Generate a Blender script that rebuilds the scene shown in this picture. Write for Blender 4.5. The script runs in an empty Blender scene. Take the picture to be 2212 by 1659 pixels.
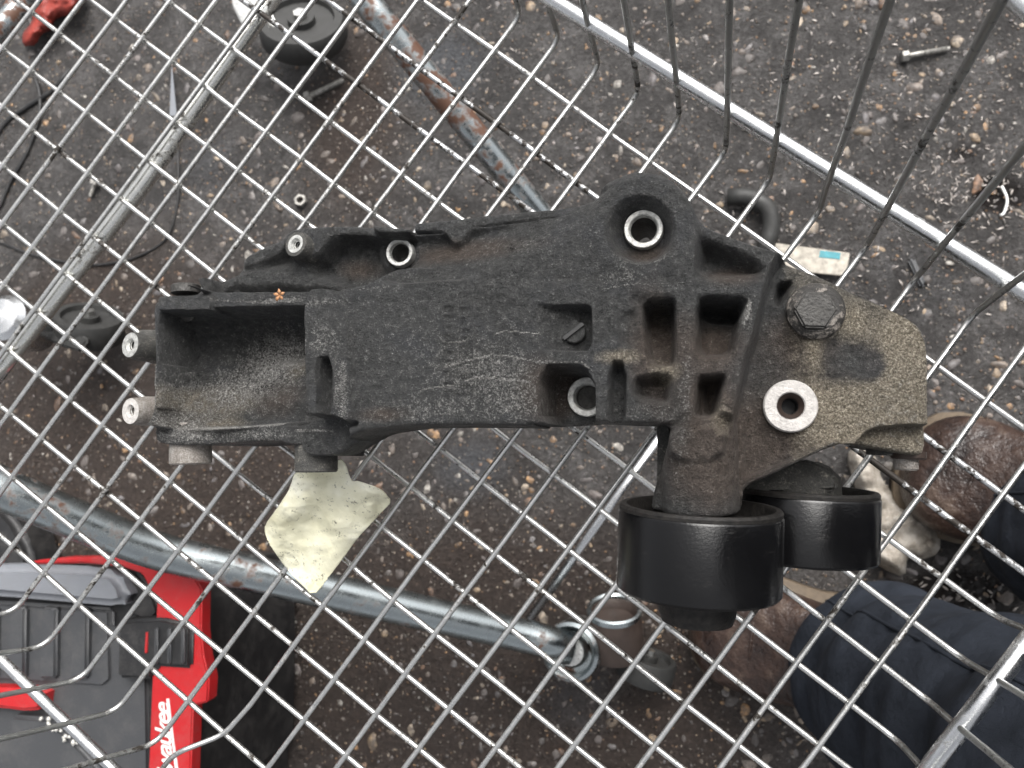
import bpy, bmesh, math, random
import numpy as np
from mathutils import Vector, Matrix, noise as mnoise
random.seed(7); rng = np.random.default_rng(7)
R_ = math.radians
SC = bpy.context.scene
COL = SC.collection

# ------------------------------------------------------------------ camera, world, sun
CX, CY, F = 1106.0, 829.5, 1755.6          # 2212 x 1659 picture units
CH = 0.381                                  # camera height over the basket floor (m)
_z = np.array([-.217, .0855, .9724]); _z /= np.linalg.norm(_z)
_x = np.array([1., 0, 0]) - _z[0]*_z; _x /= np.linalg.norm(_x)
_y = np.cross(_z, _x)
M3 = np.array([_x, _y, _z])
cam = bpy.data.cameras.new('camera'); camo = bpy.data.objects.new('camera', cam); COL.objects.link(camo)
camo.matrix_world = Matrix.Translation((0, 0, CH)) @ Matrix([list(r) for r in M3]).to_4x4()
cam.sensor_width = 36.0; cam.lens = 36.0*F/2212.0
cam.clip_start = .01; cam.clip_end = 200
cam.dof.use_dof = True; cam.dof.focus_distance = .325; cam.dof.aperture_fstop = 19
SC.camera = camo

SUN_AZ, SUN_EL = R_(72), R_(54)             # azimuth measured from +X towards +Y
w = bpy.data.worlds.new('World'); SC.world = w; w.use_nodes = True
nt = w.node_tree; nt.nodes.clear()
so = nt.nodes.new('ShaderNodeOutputWorld'); bg = nt.nodes.new('ShaderNodeBackground'); sk = nt.nodes.new('ShaderNodeTexSky')
sk.sky_type = 'NISHITA'; sk.sun_disc = False; sk.sun_elevation = SUN_EL; sk.sun_rotation = R_(90) - SUN_AZ
sk.air_density = .6; sk.dust_density = 6.0; sk.ozone_density = .6
bg.inputs[1].default_value = .15
hs = nt.nodes.new('ShaderNodeHueSaturation'); hs.inputs['Saturation'].default_value = .14   # thin overcast: nearly white sky
nt.links.new(sk.outputs[0], hs.inputs['Color']); nt.links.new(hs.outputs[0], bg.inputs[0]); nt.links.new(bg.outputs[0], so.inputs[0])
sl = bpy.data.lights.new('sun', 'SUN'); slo = bpy.data.objects.new('sun', sl); COL.objects.link(slo)
sl.energy = 1.3; sl.angle = R_(38); sl.color = (1.0, .96, .9)
sd = Vector((math.cos(SUN_AZ)*math.cos(SUN_EL), math.sin(SUN_AZ)*math.cos(SUN_EL), math.sin(SUN_EL)))
slo.rotation_euler = sd.to_track_quat('Z', 'Y').to_euler(); slo.location = sd*5
SC.view_settings.view_transform = 'Standard'; SC.view_settings.look = 'None'
SC.view_settings.exposure = .85; SC.view_settings.gamma = 1
SC.render.resolution_x = 1024; SC.render.resolution_y = 768

def at(u, v, z=0.):
    """the point of the horizontal plane z that stands at picture point (u, v)"""
    d = M3 @ np.array([(u-CX)/F, -(v-CY)/F, -1.0])
    t = (z-CH)/d[2]
    return np.array([t*d[0], t*d[1], z])
def V(u, v, z=0.): return Vector(at(u, v, z))
GZ = -.42

# ------------------------------------------------------------------ object helpers
def tag(o, label=None, cat=None, group=None, kind=None):
    for k, val in (('label', label), ('category', cat), ('group', group), ('kind', kind)):
        if val: o[k] = val
    return o
def empty(name, loc, label, cat, group=None):
    o = bpy.data.objects.new(name, None); o.location = loc; o.empty_display_size = .02
    COL.objects.link(o); return tag(o, label, cat, group)
def mk(name, verts, faces, mat, parent=None, smooth=True):
    me = bpy.data.meshes.new(name); me.from_pydata([tuple(v) for v in verts], [], faces)
    me.validate(); me.update()
    if mat: me.materials.append(mat)
    if smooth: me.polygons.foreach_set('use_smooth', [True]*len(me.polygons))
    o = bpy.data.objects.new(name, me); COL.objects.link(o)
    if parent:
        o.parent = parent
        chain = Vector((0, 0, 0)); p = parent
        while p: chain += p.location; p = p.parent
        for vv in me.vertices: vv.co -= chain
    return o
def bm_obj(name, bm, mat, parent=None, smooth=True):
    vs = [v.co.copy() for v in bm.verts]; bm.verts.index_update()
    fs = [[v.index for v in f.verts] for f in bm.faces]; bm.free()
    return mk(name, vs, fs, mat, parent, smooth)
def sharp(o, deg=40):
    me = o.data
    me.set_sharp_from_angle(angle=R_(deg)); return o
def fillet(pts, r, n=5):
    pts = [Vector(p) for p in pts]; out = [pts[0]]
    for a, b, c in zip(pts, pts[1:], pts[2:]):
        d1 = (a-b); d2 = (c-b); k = min(r, d1.length*.45, d2.length*.45)
        p, q = b+d1.normalized()*k, b+d2.normalized()*k
        for i in range(n+1):
            t = i/n; out.append(p*(1-t)**2 + b*2*t*(1-t) + q*t*t)
    out.append(pts[-1]); return out
def tube_geo(pts, rad, n=10, cap=True):
    pts = [Vector(p) for p in pts]; vs, fs = [], []
    up = None; m = len(pts)
    for i, p in enumerate(pts):
        d = (pts[min(i+1, m-1)]-pts[max(i-1, 0)]).normalized()
        if up is None:
            up = d.orthogonal().normalized()
        up = (up - d*up.dot(d)).normalized(); s = d.cross(up)
        r = rad[i] if hasattr(rad, '__len__') else rad
        for k in range(n):
            a = 2*math.pi*k/n; vs.append(p + (up*math.cos(a)+s*math.sin(a))*r)
    for i in range(m-1):
        for k in range(n):
            fs.append([i*n+k, i*n+(k+1) % n, (i+1)*n+(k+1) % n, (i+1)*n+k])
    if cap: fs.append(list(range(n))[::-1]); fs.append([(m-1)*n+k for k in range(n)])
    return vs, fs
def tube(name, pts, rad, mat, parent=None, n=10):
    vs, fs = tube_geo(pts, rad, n); return mk(name, vs, fs, mat, parent)
def densify(pts, step, wob=0., seed=0):
    pts = [Vector(p) for p in pts]; out = []
    for a, b in zip(pts, pts[1:]):
        k = max(1, int((b-a).length/step))
        for i in range(k): out.append(a.lerp(b, i/k))
    out.append(pts[-1])
    if wob:
        out = [p + Vector((mnoise.noise(p*18+Vector((seed, 0, 0))), mnoise.noise(p*18+Vector((0, seed, 5))), .4*mnoise.noise(p*18+Vector((3, 0, seed)))))*wob for p in out]
    return out
def lathe_geo(o, axis, prof, n=64, up=None):
    """prof: (radius, height along the axis)"""
    o = Vector(o); a = Vector(axis).normalized(); u = (up or a.orthogonal()).normalized(); u = (u-a*u.dot(a)).normalized(); s = a.cross(u)
    vs, fs = [], []
    for r, h in prof:
        for k in range(n):
            t = 2*math.pi*k/n; vs.append(o + a*h + (u*math.cos(t)+s*math.sin(t))*max(r, 1e-5))
    for i in range(len(prof)-1):
        for k in range(n): fs.append([i*n+k, i*n+(k+1) % n, (i+1)*n+(k+1) % n, (i+1)*n+k])
    return vs, fs
def lathe(name, o, axis, prof, mat, parent=None, n=64, up=None, ang=35):
    vs, fs = lathe_geo(o, axis, prof, n, up); return sharp(mk(name, vs, fs, mat, parent), ang)
def prism(name, pts_px, z0, z1, mat, parent=None, bev=.001, mat_smooth=False, nudge=0):
    """upright solid whose top outline stands at the picture points"""
    top = [V(u, v, z1) for u, v in pts_px]
    bm = bmesh.new()
    tv = [bm.verts.new(p) for p in top]; f = bm.faces.new(tv)
    bm.normal_update()
    if f.normal.z < 0: f.normal_flip()
    r = bmesh.ops.extrude_face_region(bm, geom=[f])
    for e in r['geom']:
        if isinstance(e, bmesh.types.BMVert): pass
    for v in tv: v.co.z = z0
    bmesh.ops.recalc_face_normals(bm, faces=bm.faces[:])
    if bev: bmesh.ops.bevel(bm, geom=bm.edges[:], offset=bev, segments=3, affect='EDGES', clamp_overlap=True)
    return sharp(bm_obj(name, bm, mat, parent), 50)

# ------------------------------------------------------------------ materials
class NT:
    def __init__(s, name):
        s.m = bpy.data.materials.new(name); s.m.use_nodes = True; s.t = s.m.node_tree; s.t.nodes.clear()
        s.out = s.n('ShaderNodeOutputMaterial'); s.p = s.n('ShaderNodeBsdfPrincipled'); s.l(s.p.outputs[0], s.out.inputs[0])
        s.co = s.n('ShaderNodeTexCoord').outputs['Object']; s.geo = s.n('ShaderNodeNewGeometry').outputs['Position']
    def n(s, t, **k):
        x = s.t.nodes.new(t)
        for a, b in k.items(): setattr(x, a, b)
        return x
    def l(s, a, b): s.t.links.new(a, b)
    def noise(s, scale, detail=4, rough=.55, vec=None, dist=0.):
        x = s.n('ShaderNodeTexNoise'); x.inputs['Scale'].default_value = scale; x.inputs['Detail'].default_value = detail
        x.inputs['Roughness'].default_value = rough; x.inputs['Distortion'].default_value = dist; s.l(vec or s.geo, x.inputs['Vector']); return x.outputs['Fac']
    def vor(s, scale, feat='F1', out='Distance', vec=None):
        x = s.n('ShaderNodeTexVoronoi'); x.feature = feat; x.inputs['Scale'].default_value = scale; s.l(vec or s.geo, x.inputs['Vector']); return x.outputs[out]
    def ramp(s, fac, stops):
        x = s.n('ShaderNodeValToRGB'); e = x.color_ramp.elements
        while len(e) > 1: e.remove(e[-1])
        for i, (p, c) in enumerate(stops):
            q = e[0] if i == 0 else e.new(p); q.position = p
            q.color = (c, c, c, 1) if not hasattr(c, '__len__') else (*c, 1)
        s.l(fac, x.inputs[0]); return x.outputs[0]
    def mix(s, f, a, b):
        x = s.n('ShaderNodeMix', data_type='RGBA'); 
        for sock, val in ((x.inputs[0], f), (x.inputs[6], a), (x.inputs[7], b)):
            if hasattr(val, 'links') or hasattr(val, 'is_output'): s.l(val, sock)
            elif hasattr(val, '__len__'): sock.default_value = (*val, 1)
            else: sock.default_value = val if sock is x.inputs[0] else (val, val, val, 1)
        return x.outputs[2]
    def math(s, op, a, b=0., c=0.):
        x = s.n('ShaderNodeMath', operation=op)
        for sock, val in zip(x.inputs, (a, b, c)):
            if hasattr(val, 'is_output'): s.l(val, sock)
            else: sock.default_value = val
        return x.outputs[0]
    def bump(s, h, dist=.001, strength=1., norm=None):
        x = s.n('ShaderNodeBump'); x.inputs['Distance'].default_value = dist; x.inputs['Strength'].default_value = strength
        s.l(h, x.inputs['Height'])
        if norm: s.l(norm, x.inputs['Normal'])
        return x.outputs[0]
    def attr(s, name):
        x = s.n('ShaderNodeAttribute'); x.attribute_name = name; y = s.n('ShaderNodeSeparateColor'); s.l(x.outputs['Color'], y.inputs[0]); return y.outputs
    def set(s, **k):
        names = dict(col='Base Color', rough='Roughness', metal='Metallic', spec='Specular IOR Level', norm='Normal', coat='Coat Weight', coatr='Coat Roughness', ior='IOR', sss='Subsurface Weight', trans='Transmission Weight')
        for a, b in k.items():
            q = s.p.inputs[names[a]]
            if hasattr(b, 'is_output'): s.l(b, q)
            elif hasattr(b, '__len__'): q.default_value = (*b, 1)
            else: q.default_value = b
        return s

def m_chrome(name, grime=.5, base=(.72, .73, .74), rough=.24, tint=(.03, .025, .02), sc=1.):
    a = NT(name)
    inf = a.n('ShaderNodeObjectInfo').outputs['Random']
    n1 = a.noise(260*sc, 5, .65); n2 = a.noise(38*sc, 3, .6)
    g = a.math('ADD', a.math('MULTIPLY', n1, .62), a.math('MULTIPLY', n2, .62))
    g = a.math('ADD', g, a.math('MULTIPLY', a.math('SUBTRACT', inf, .5), .08))
    lo = .83-.26*grime
    g = a.ramp(g, [(lo-.03, 0.), (lo+.05, 1.)])
    fine = a.noise(1500*sc, 3, .7)
    a.set(col=a.mix(g, a.mix(fine, base, tuple(x*.72 for x in base)), tint), metal=a.ramp(g, [(0, 1.), (1, .15)]),
          rough=a.mix(g, a.ramp(n1, [(.3, rough*.8), (.7, rough*1.7)]), .6), norm=a.bump(a.math('ADD', fine, a.math('MULTIPLY', g, 1.2)), .00012, .6))
    return a.m
def m_plain(name, col, rough=.5, metal=0., spec=.5, nscale=200, var=.25, bump=.0001, bs=600):
    a = NT(name); n1 = a.noise(nscale, 5, .6)
    c2 = tuple(x*(1-var) for x in col); c3 = tuple(min(1, x*(1+var)) for x in col)
    a.set(col=a.ramp(n1, [(.3, c2), (.7, c3)]), rough=a.ramp(a.noise(nscale*.5, 4), [(.3, rough*.8), (.7, min(1, rough*1.2))]), metal=metal, spec=spec, norm=a.bump(a.noise(bs, 4), bump))
    return a.m

MT = {}
MT['wire'] = m_chrome('galvanised_wire', .40, base=(.80, .80, .78), rough=.25)
MT['wire_dirty'] = m_chrome('oily_wire', .95, rough=.3, tint=(.022, .017, .013))
MT['wall_wire'] = m_chrome('dark_reflection_wire', .55, base=(.50, .51, .50), rough=.30)
MT['rod'] = m_chrome('chrome_rod', .22, base=(.8, .81, .82), rough=.2)
MT['bar'] = m_chrome('dirty_support_bar', .56, base=(.92, .92, .88), rough=.20, sc=.8)
MT['tube'] = m_chrome('galvanised_tube', .62, base=(.42, .46, .47), rough=.22, tint=(.11, .055, .035), sc=.3)
MT['rubber'] = m_plain('wheel_rubber', (.025, .025, .024), .6)
MT['steel'] = m_plain('worn_steel', (.6, .6, .58), .33, 1.0, nscale=400, bump=.0002)
MT['rust'] = m_plain('rusty_housing', (.050, .036, .030), .5, .2, nscale=60)
MT['alu'] = m_plain('machined_aluminium', (.50, .50, .48), .42, .6, nscale=700, var=.35, bump=.0004, bs=1400)
MT['alu_dull'] = m_plain('corroded_machined_face', (.46, .44, .42), .62, .1, nscale=500, var=.22, bump=.0004, bs=1200)
MT['bolt'] = m_plain('oily_bolt', (.05, .048, .045), .5, .3, nscale=500, var=.5, bump=.0006, bs=900)
MT['hole'] = m_plain('bore', (.02, .02, .02), .6)

# ------------------------------------------------------------------ the ground
def vnoise(X, Y, s, seed=0, octs=1, pers=.5):
    tot = np.zeros_like(X); amp = 1.; nrm = 0.
    for o in range(octs):
        r = np.random.default_rng(seed*31+o); T = r.random((256, 256))
        x = X*s + 17.3*o + 1000; y = Y*s + 9.1*o + 1000
        xi = np.floor(x).astype(int); yi = np.floor(y).astype(int); fx = x-xi; fy = y-yi
        fx = fx*fx*(3-2*fx); fy = fy*fy*(3-2*fy)
        a = T[xi & 255, yi & 255]; b = T[(xi+1) & 255, yi & 255]; c = T[xi & 255, (yi+1) & 255]; d = T[(xi+1) & 255, (yi+1) & 255]
        tot += amp*((a*(1-fx)+b*fx)*(1-fy)+(c*(1-fx)+d*fx)*fy); nrm += amp; amp *= pers; s *= 2.03
    return tot/nrm - .5
def big_mesh(name, co, quads, mat, parent=None, col=None, smooth=True):
    me = bpy.data.meshes.new(name); n = len(co); q = len(quads)
    me.vertices.add(n); me.vertices.foreach_set('co', co.astype(np.float32).ravel())
    me.loops.add(q*4); me.loops.foreach_set('vertex_index', quads.astype(np.int32).ravel())
    me.polygons.add(q); me.polygons.foreach_set('loop_start', np.arange(q, dtype=np.int32)*4)
    me.polygons.foreach_set('use_smooth', np.full(q, smooth)); me.update(calc_edges=True); me.validate()
    if col is not None:
        ca = me.color_attributes.new('zones', 'FLOAT_COLOR', 'POINT'); ca.data.foreach_set('color', np.c_[col, np.ones(n)].astype(np.float32).ravel())
    me.materials.append(mat)
    o = bpy.data.objects.new(name, me); COL.objects.link(o)
    if parent: o.parent = parent
    return o

def blob(X, Y, u, v, z, r, ry=None):
    p = at(u, v, z); k = (CH-z)/F; ry = ry or r
    return np.exp(-(((X-p[0])/(r*k))**2 + ((Y-p[1])/(ry*k))**2))

a = NT('oily_tarmac')
z = a.attr('zones')
n1 = a.noise(30, 6, .65); n2 = a.noise(260, 5, .7); n3 = a.noise(7, 4, .6)
n5 = a.noise(800, 4, .8)
base = a.ramp(a.math('ADD', a.math('MULTIPLY', n1, .35), a.math('ADD', a.math('MULTIPLY', n2, .35), a.math('MULTIPLY', n5, .3))), [(.38, (.020, .018, .0175)), (.5, (.060, .056, .054)), (.60, (.15, .143, .14))])
brown = a.ramp(n2, [(.3, (.022, .015, .012)), (.55, (.052, .038, .031)), (.75, (.095, .072, .060))])
cc = a.mix(a.ramp(a.math('ADD', z[1], a.math('MULTIPLY', n3, .5)), [(.35, 0.), (.75, 1.)]), base, brown)
blue = a.ramp(n2, [(.3, (.04, .042, .046)), (.7, (.12, .125, .135))])
cc = a.mix(a.ramp(a.math('ADD', z[2], a.math('MULTIPLY', n1, .4)), [(.5, 0.), (.9, .8)]), cc, blue)
vr = a.n('ShaderNodeTexVoronoi'); vr.inputs['Scale'].default_value = 260; a.l(a.geo, vr.inputs['Vector'])
sp = a.n('ShaderNodeSeparateColor'); a.l(vr.outputs['Color'], sp.inputs[0])
grit = a.math('MULTIPLY', a.ramp(vr.outputs['Distance'], [(.22, 1.), (.38, 0.)]), a.ramp(sp.outputs[0], [(.70, 0.), (.74, 1.)]))
gcol = a.ramp(sp.outputs[1], [(0., (.20, .17, .14)), (.35, (.30, .26, .22)), (.6, (.14, .12, .11)), (.85, (.35, .22, .13)), (1., (.42, .40, .37))])
cc = a.mix(grit, cc, gcol)
wet = a.ramp(a.math('ADD', z[0], a.math('MULTIPLY', n1, .35)), [(.5, 0.), (.75, 1.)])
cc = a.mix(wet, cc, (.012, .009, .008))
a.set(col=cc, rough=a.mix(wet, a.mix(a.ramp(a.math('ADD', z[2], a.math('MULTIPLY', n1, .8)), [(.45, 0.), (.9, 1.)]), a.ramp(n2, [(.3, .30), (.7, .62)]), .22), .10), spec=.5,
      norm=a.bump(a.math('ADD', a.math('ADD', n2, grit), a.math('MULTIPLY', a.noise(900, 4, .7), .8)), .0038, 1.))
MT['ground'] = a.m
gx = np.arange(-.85, .75, .0032); gy = np.arange(-.62, .66, .0032)
X, Y = np.meshgrid(gx, gy, indexing='ij')
edge = np.minimum.reduce([X+.85, .75-X, Y+.62, .66-Y])/.08; edge = np.clip(edge, 0, 1)
wetm = blob(X, Y, 2070, 1290, GZ, 120, 60)+blob(X, Y, 1960, 1110, GZ, 90, 60)+.9*blob(X, Y, 2160, 420, GZ, 60, 45)+.5*blob(X, Y, 2080, 330, GZ, 60, 40)
brn = .8*blob(X, Y, 300, 1000, GZ, 500, 420)+.9*blob(X, Y, 1100, 1500, GZ, 600, 350)+.4*blob(X, Y, 200, 700, GZ, 300, 200)+.7*blob(X, Y, 760, 250, GZ, 130, 260)
blu = .9*blob(X, Y, 960, 150, GZ, 130, 100)+.7*blob(X, Y, 1020, 1010, GZ, 120, 90)+.5*blob(X, Y, 450, 350, GZ, 150, 120)+.5*blob(X, Y, 1250, 1500, GZ, 160, 150)+.4*blob(X, Y, 2000, 600, GZ, 200, 200)
Z = GZ + edge*(.007*vnoise(X, Y, 9, 3, 2) + .0036*vnoise(X, Y, 55, 4, 3, .6) + .0045*vnoise(X, Y, 150, 5, 2)*np.clip(vnoise(X, Y, 8, 9, 2)+.75, 0, 1))
Z += np.clip(wetm, 0, 1)*edge*(.004*vnoise(X, Y, 230, 8, 1) - .001)
nx, ny = X.shape; idx = np.arange(nx*ny).reshape(nx, ny)
quads = np.stack([idx[:-1, :-1], idx[1:, :-1], idx[1:, 1:], idx[:-1, 1:]], -1).reshape(-1, 4)
# outer ring joins the near ground to the horizon
co = np.c_[X.ravel(), Y.ravel(), Z.ravel()]
ring = [idx[:, 0], idx[-1, 1:], idx[-2::-1, -1], idx[0, -2:0:-1]]; ring = np.concatenate(ring)
L = len(ring); prev = ring
for s in (1.6, 4, 14, 60):
    c = co[ring].copy(); c[:, 0] = (c[:, 0]+.05)*s-.05; c[:, 1] = (c[:, 1]-.02)*s+.02; c[:, 2] = GZ
    st = len(co); co = np.r_[co, c]; new = np.arange(st, st+L)
    quads = np.r_[quads, np.stack([prev, new, np.roll(new, -1), np.roll(prev, -1)], -1)]; prev = new
zc = np.zeros((len(co), 3)); zc[:nx*ny] = np.c_[wetm.ravel(), brn.ravel(), blu.ravel()]
ground = big_mesh('ground', co, quads, MT['ground'], col=zc); tag(ground, kind='structure')
def gz(x, y):
    i = int(round((x+.85)/.0032)); j = int(round((y+.62)/.0032))
    return Z[min(max(i, 0), nx-1), min(max(j, 0), ny-1)]

# stones bedded in the tarmac, chips and metal swarf: nobody could count them
ICO = None
def ico_pts():
    bm = bmesh.new(); bmesh.ops.create_icosphere(bm, subdivisions=2, radius=1.); bm.verts.index_update()
    v = np.array([x.co[:] for x in bm.verts]); f = np.array([[q.index for q in x.verts] for x in bm.faces]); bm.free(); return v, f
IV, IF = ico_pts()
def scatter(name, items, mat, kind='stuff', label=None):
    """items: (x, y, z, sx, sy, sz, rotation, colour)"""
    cos, fcs, cols = [], [], []; base = 0
    for k, (x, y, zz, sx, sy, sz, ro, c) in enumerate(items):
        p = IV*(1+.28*np.sin(IV[:, [1, 2, 0]]*rng.uniform(1.5, 3.2)+rng.uniform(0, 6)))
        p = p*np.array([sx, sy, sz]); ca, sa = math.cos(ro), math.sin(ro)
        p = np.c_[p[:, 0]*ca-p[:, 1]*sa+x, p[:, 0]*sa+p[:, 1]*ca+y, p[:, 2]+zz]
        cos.append(p); fcs.append(IF+base); base += len(IV); cols.append(np.tile(c, (len(IV), 1)))
    co = np.concatenate(cos); fc = np.concatenate(fcs); cl = np.concatenate(cols)
    me = bpy.data.meshes.new(name); me.vertices.add(len(co)); me.vertices.foreach_set('co', co.astype(np.float32).ravel())
    me.loops.add(len(fc)*3); me.loops.foreach_set('vertex_index', fc.astype(np.int32).ravel()); me.polygons.add(len(fc))
    me.polygons.foreach_set('loop_start', np.arange(len(fc), dtype=np.int32)*3); me.polygons.foreach_set('use_smooth', np.full(len(fc), True)); me.update(calc_edges=True)
    at_ = me.color_attributes.new('zones', 'FLOAT_COLOR', 'POINT'); at_.data.foreach_set('color', np.c_[cl, np.ones(len(co))].astype(np.float32).ravel())
    me.materials.append(mat); o = bpy.data.objects.new(name, me); COL.objects.link(o); o['kind'] = kind
    if label: o['label'] = label
    return o
a = NT('stone'); at1 = a.n('ShaderNodeAttribute'); at1.attribute_name = 'zones'
a.set(col=a.mix(a.ramp(a.noise(160, 5, .7), [(.42, .85), (.62, .1)]), at1.outputs['Color'], (.06, .05, .045)), rough=.5, norm=a.bump(a.noise(500, 4), .0008))
MT['stone'] = a.m
PAL = [(.38, .28, .18), (.42, .25, .12), (.30, .24, .19), (.24, .2, .17), (.46, .38, .29), (.19, .17, .16), (.12, .11, .105), (.16, .14, .13), (.5, .47, .42), (.22, .19, .18), (.30, .17, .10), (.2, .19, .19), (.27, .25, .24), (.17, .16, .165)]
items = []
for i in range(9500):
    u = rng.uniform(-60, 2280); v = rng.uniform(-60, 1720); p = at(u, v, GZ)
    s = min(.0065, .0011*math.exp(rng.exponential(.55))); c = np.array(PAL[rng.integers(len(PAL))])*rng.uniform(.45, 1.05)
    if i < 260: s = rng.uniform(.0026, .0052); c = np.array(PAL[rng.integers(0, 5)])*rng.uniform(.7, 1.1)
    items.append((p[0], p[1], gz(p[0], p[1])-s*.28, s*rng.uniform(.8, 1.5), s*rng.uniform(.6, 1.), s*rng.uniform(.32, .5), rng.uniform(0, 6.3), c))
scatter('bedded_stones', items, MT['stone'], label='tan, orange and grey stones bedded in the dark tarmac')
items = []
for i in range(620):
    q = rng.random()
    if q < .55: u, v = rng.normal(1900, 230), rng.normal(330, 190)
    elif q < .8: u, v = rng.normal(2090, 80), rng.normal(400, 60)
    elif q < .9: u, v = rng.normal(1500, 500), rng.normal(300, 250)
    else: u, v = rng.normal(2050, 70), rng.normal(1290, 30)
    p = at(u, v, GZ); s = rng.uniform(.0010, .0030)
    items.append((p[0], p[1], gz(p[0], p[1])+.0006, s, s*.28, s*.22, rng.uniform(0, 6.3), np.array([.42, .38, .35])*rng.uniform(.3, 1.)))
a = NT('swarf'); at1 = a.n('ShaderNodeAttribute'); at1.attribute_name = 'zones'
a.set(col=at1.outputs['Color'], rough=.4, metal=.3); MT['swarf'] = a.m
scatter('metal_swarf', items, MT['swarf'], label='pale slivers of swarf and wood scattered over the tarmac')

# ------------------------------------------------------------------ the shopping trolley
TR = empty('shopping_trolley', V(1400, 900, GZ), 'upturned looking wire basket trolley whose galvanised mesh floor carries the greasy engine bracket', 'trolley')
TR['label'] = 'galvanised wire shopping trolley whose mesh floor carries the greasy engine bracket'
OFF = dict(a=(0, 0), b=(713.2, 0), c=(1443.9, 0), d=(0, 548.6), e=(713.2, 548.6), f=(1443.9, 548.6), g=(0, 1082.9), h=(713.2, 1082.9), i=(1443.9, 1082.9))
def Q(k, x, y): return (OFF[k][0]+x*.3472, OFF[k][1]+y*.3472)
def fit(pts):
    P = np.array([Q(*p) for p in pts]); c = P.mean(0); u, s, vt = np.linalg.svd(P-c); return c, vt[0]*(1 if vt[0][0] > 0 else -1)
rise = {  # wires that run up to the right, lying on top; (points, bottom end, top end)
 -2: ([('a', 0, -50), ('a', -40, 0)], None, None),
 -1: ([('a', 0, 320), ('a', 190, 70), ('a', 250, -5)], None, None),
 0: ([('a', 0, 690), ('a', 185, 432), ('a', 520, 0)], None, None),
 1: ([('a', 0, 1050), ('a', 365, 568), ('a', 785, 0)], None, None),
 2: ([('a', 0, 1410), ('a', 535, 702), ('a', 1060, 0)], None, None),
 3: ([('a', 100, 1659), ('a', 715, 838), ('a', 1350, 0), ('d', 0, 240)], None, None),
 4: ([('a', 400, 1659), ('a', 908, 990), ('a', 1640, 0), ('d', 0, 640)], None, None),
 5: ([('d', 0, 1070), ('d', 400, 520), ('a', 1105, 1140), ('a', 1960, 0)], None, None),
 6: ([('d', 0, 1490), ('d', 430, 900), ('a', 1310, 1303), ('b', 200, 0)], None, None),
 7: ([('g', 0, 375), ('d', 640, 1070), ('d', 915, 680), ('a', 1525, 1470), ('b', 540, 0)], None, None),
 8: ([('g', 80, 690), ('g', 470, 190), ('d', 830, 1230), ('b', 25, 1155), ('b', 860, 0)], ('g', 80, 690), None),
 9: ([('g', 270, 900), ('g', 690, 350), ('d', 1160, 1310), ('b', 200, 1410), ('b', 1010, 310)], ('g', 270, 900), ('b', 1150, 60)),
 10: ([('g', 490, 1100), ('g', 920, 560), ('g', 1350, 0), ('b', 580, 1390), ('b', 1230, 480)], ('g', 490, 1100), ('b', 1395, 215)),
 11: ([('g', 710, 1300), ('g', 1160, 740), ('g', 1720, 0), ('b', 975, 1350), ('b', 1480, 660)], ('g', 710, 1300), ('b', 1640, 385)),
 12: ([('g', 960, 1500), ('g', 1390, 950), ('g', 1790, 420), ('b', 1385, 1290), ('b', 1740, 830)], ('g', 960, 1500), ('b', 1905, 565)),
 13: ([('g', 1395, 1450), ('g', 1850, 900), ('e', 350, 1659), ('e', 690, 1200), ('b', 1930, 1080), ('b', 2165, 740)], ('g', 1395, 1450), ('b', 2165, 740)),
 14: ([('g', 1660, 1659), ('h', 210, 860), ('h', 860, 0), ('e', 1140, 1140), ('c', 135, 1240), ('c', 355, 940)], None, ('c', 358, 940)),
 15: ([('h', 20, 1659), ('h', 680, 810), ('h', 1270, 0), ('e', 1560, 1130), ('c', 380, 1465), ('c', 620, 1120)], None, ('c', 625, 1110)),
 16: ([('h', 470, 1659), ('h', 1130, 780), ('h', 1690, 0), ('e', 2020, 1080), ('c', 730, 1610), ('c', 930, 1330)], None, ('c', 940, 1320)),
 17: ([('h', 930, 1659), ('h', 1420, 1020), ('h', 1790, 500), ('f', 1060, 180), ('c', 1230, 1530)], None, ('c', 1230, 1530)),
 18: ([('h', 1410, 1659), ('h', 1890, 1010), ('h', 2090, 750), ('f', 1400, 330), ('f', 1540, 150)], None, ('f', 1540, 150)),
 19: ([('h', 1910, 1659), ('i', 290, 1020), ('i', 485, 765), ('f', 1110, 1440), ('f', 1620, 750), ('f', 1900, 375)], None, ('f', 1900, 375)),
 20: ([('i', 310, 1659), ('i', 790, 1010), ('i', 1180, 500), ('i', 1560, 0), ('f', 1970, 910), ('f', 2212, 590)], None, None),
 21: ([('i', 830, 1659), ('i', 1320, 1010), ('i', 1700, 480), ('i', 2070, 0), ('f', 2212, 1310)], None, None)}
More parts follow.
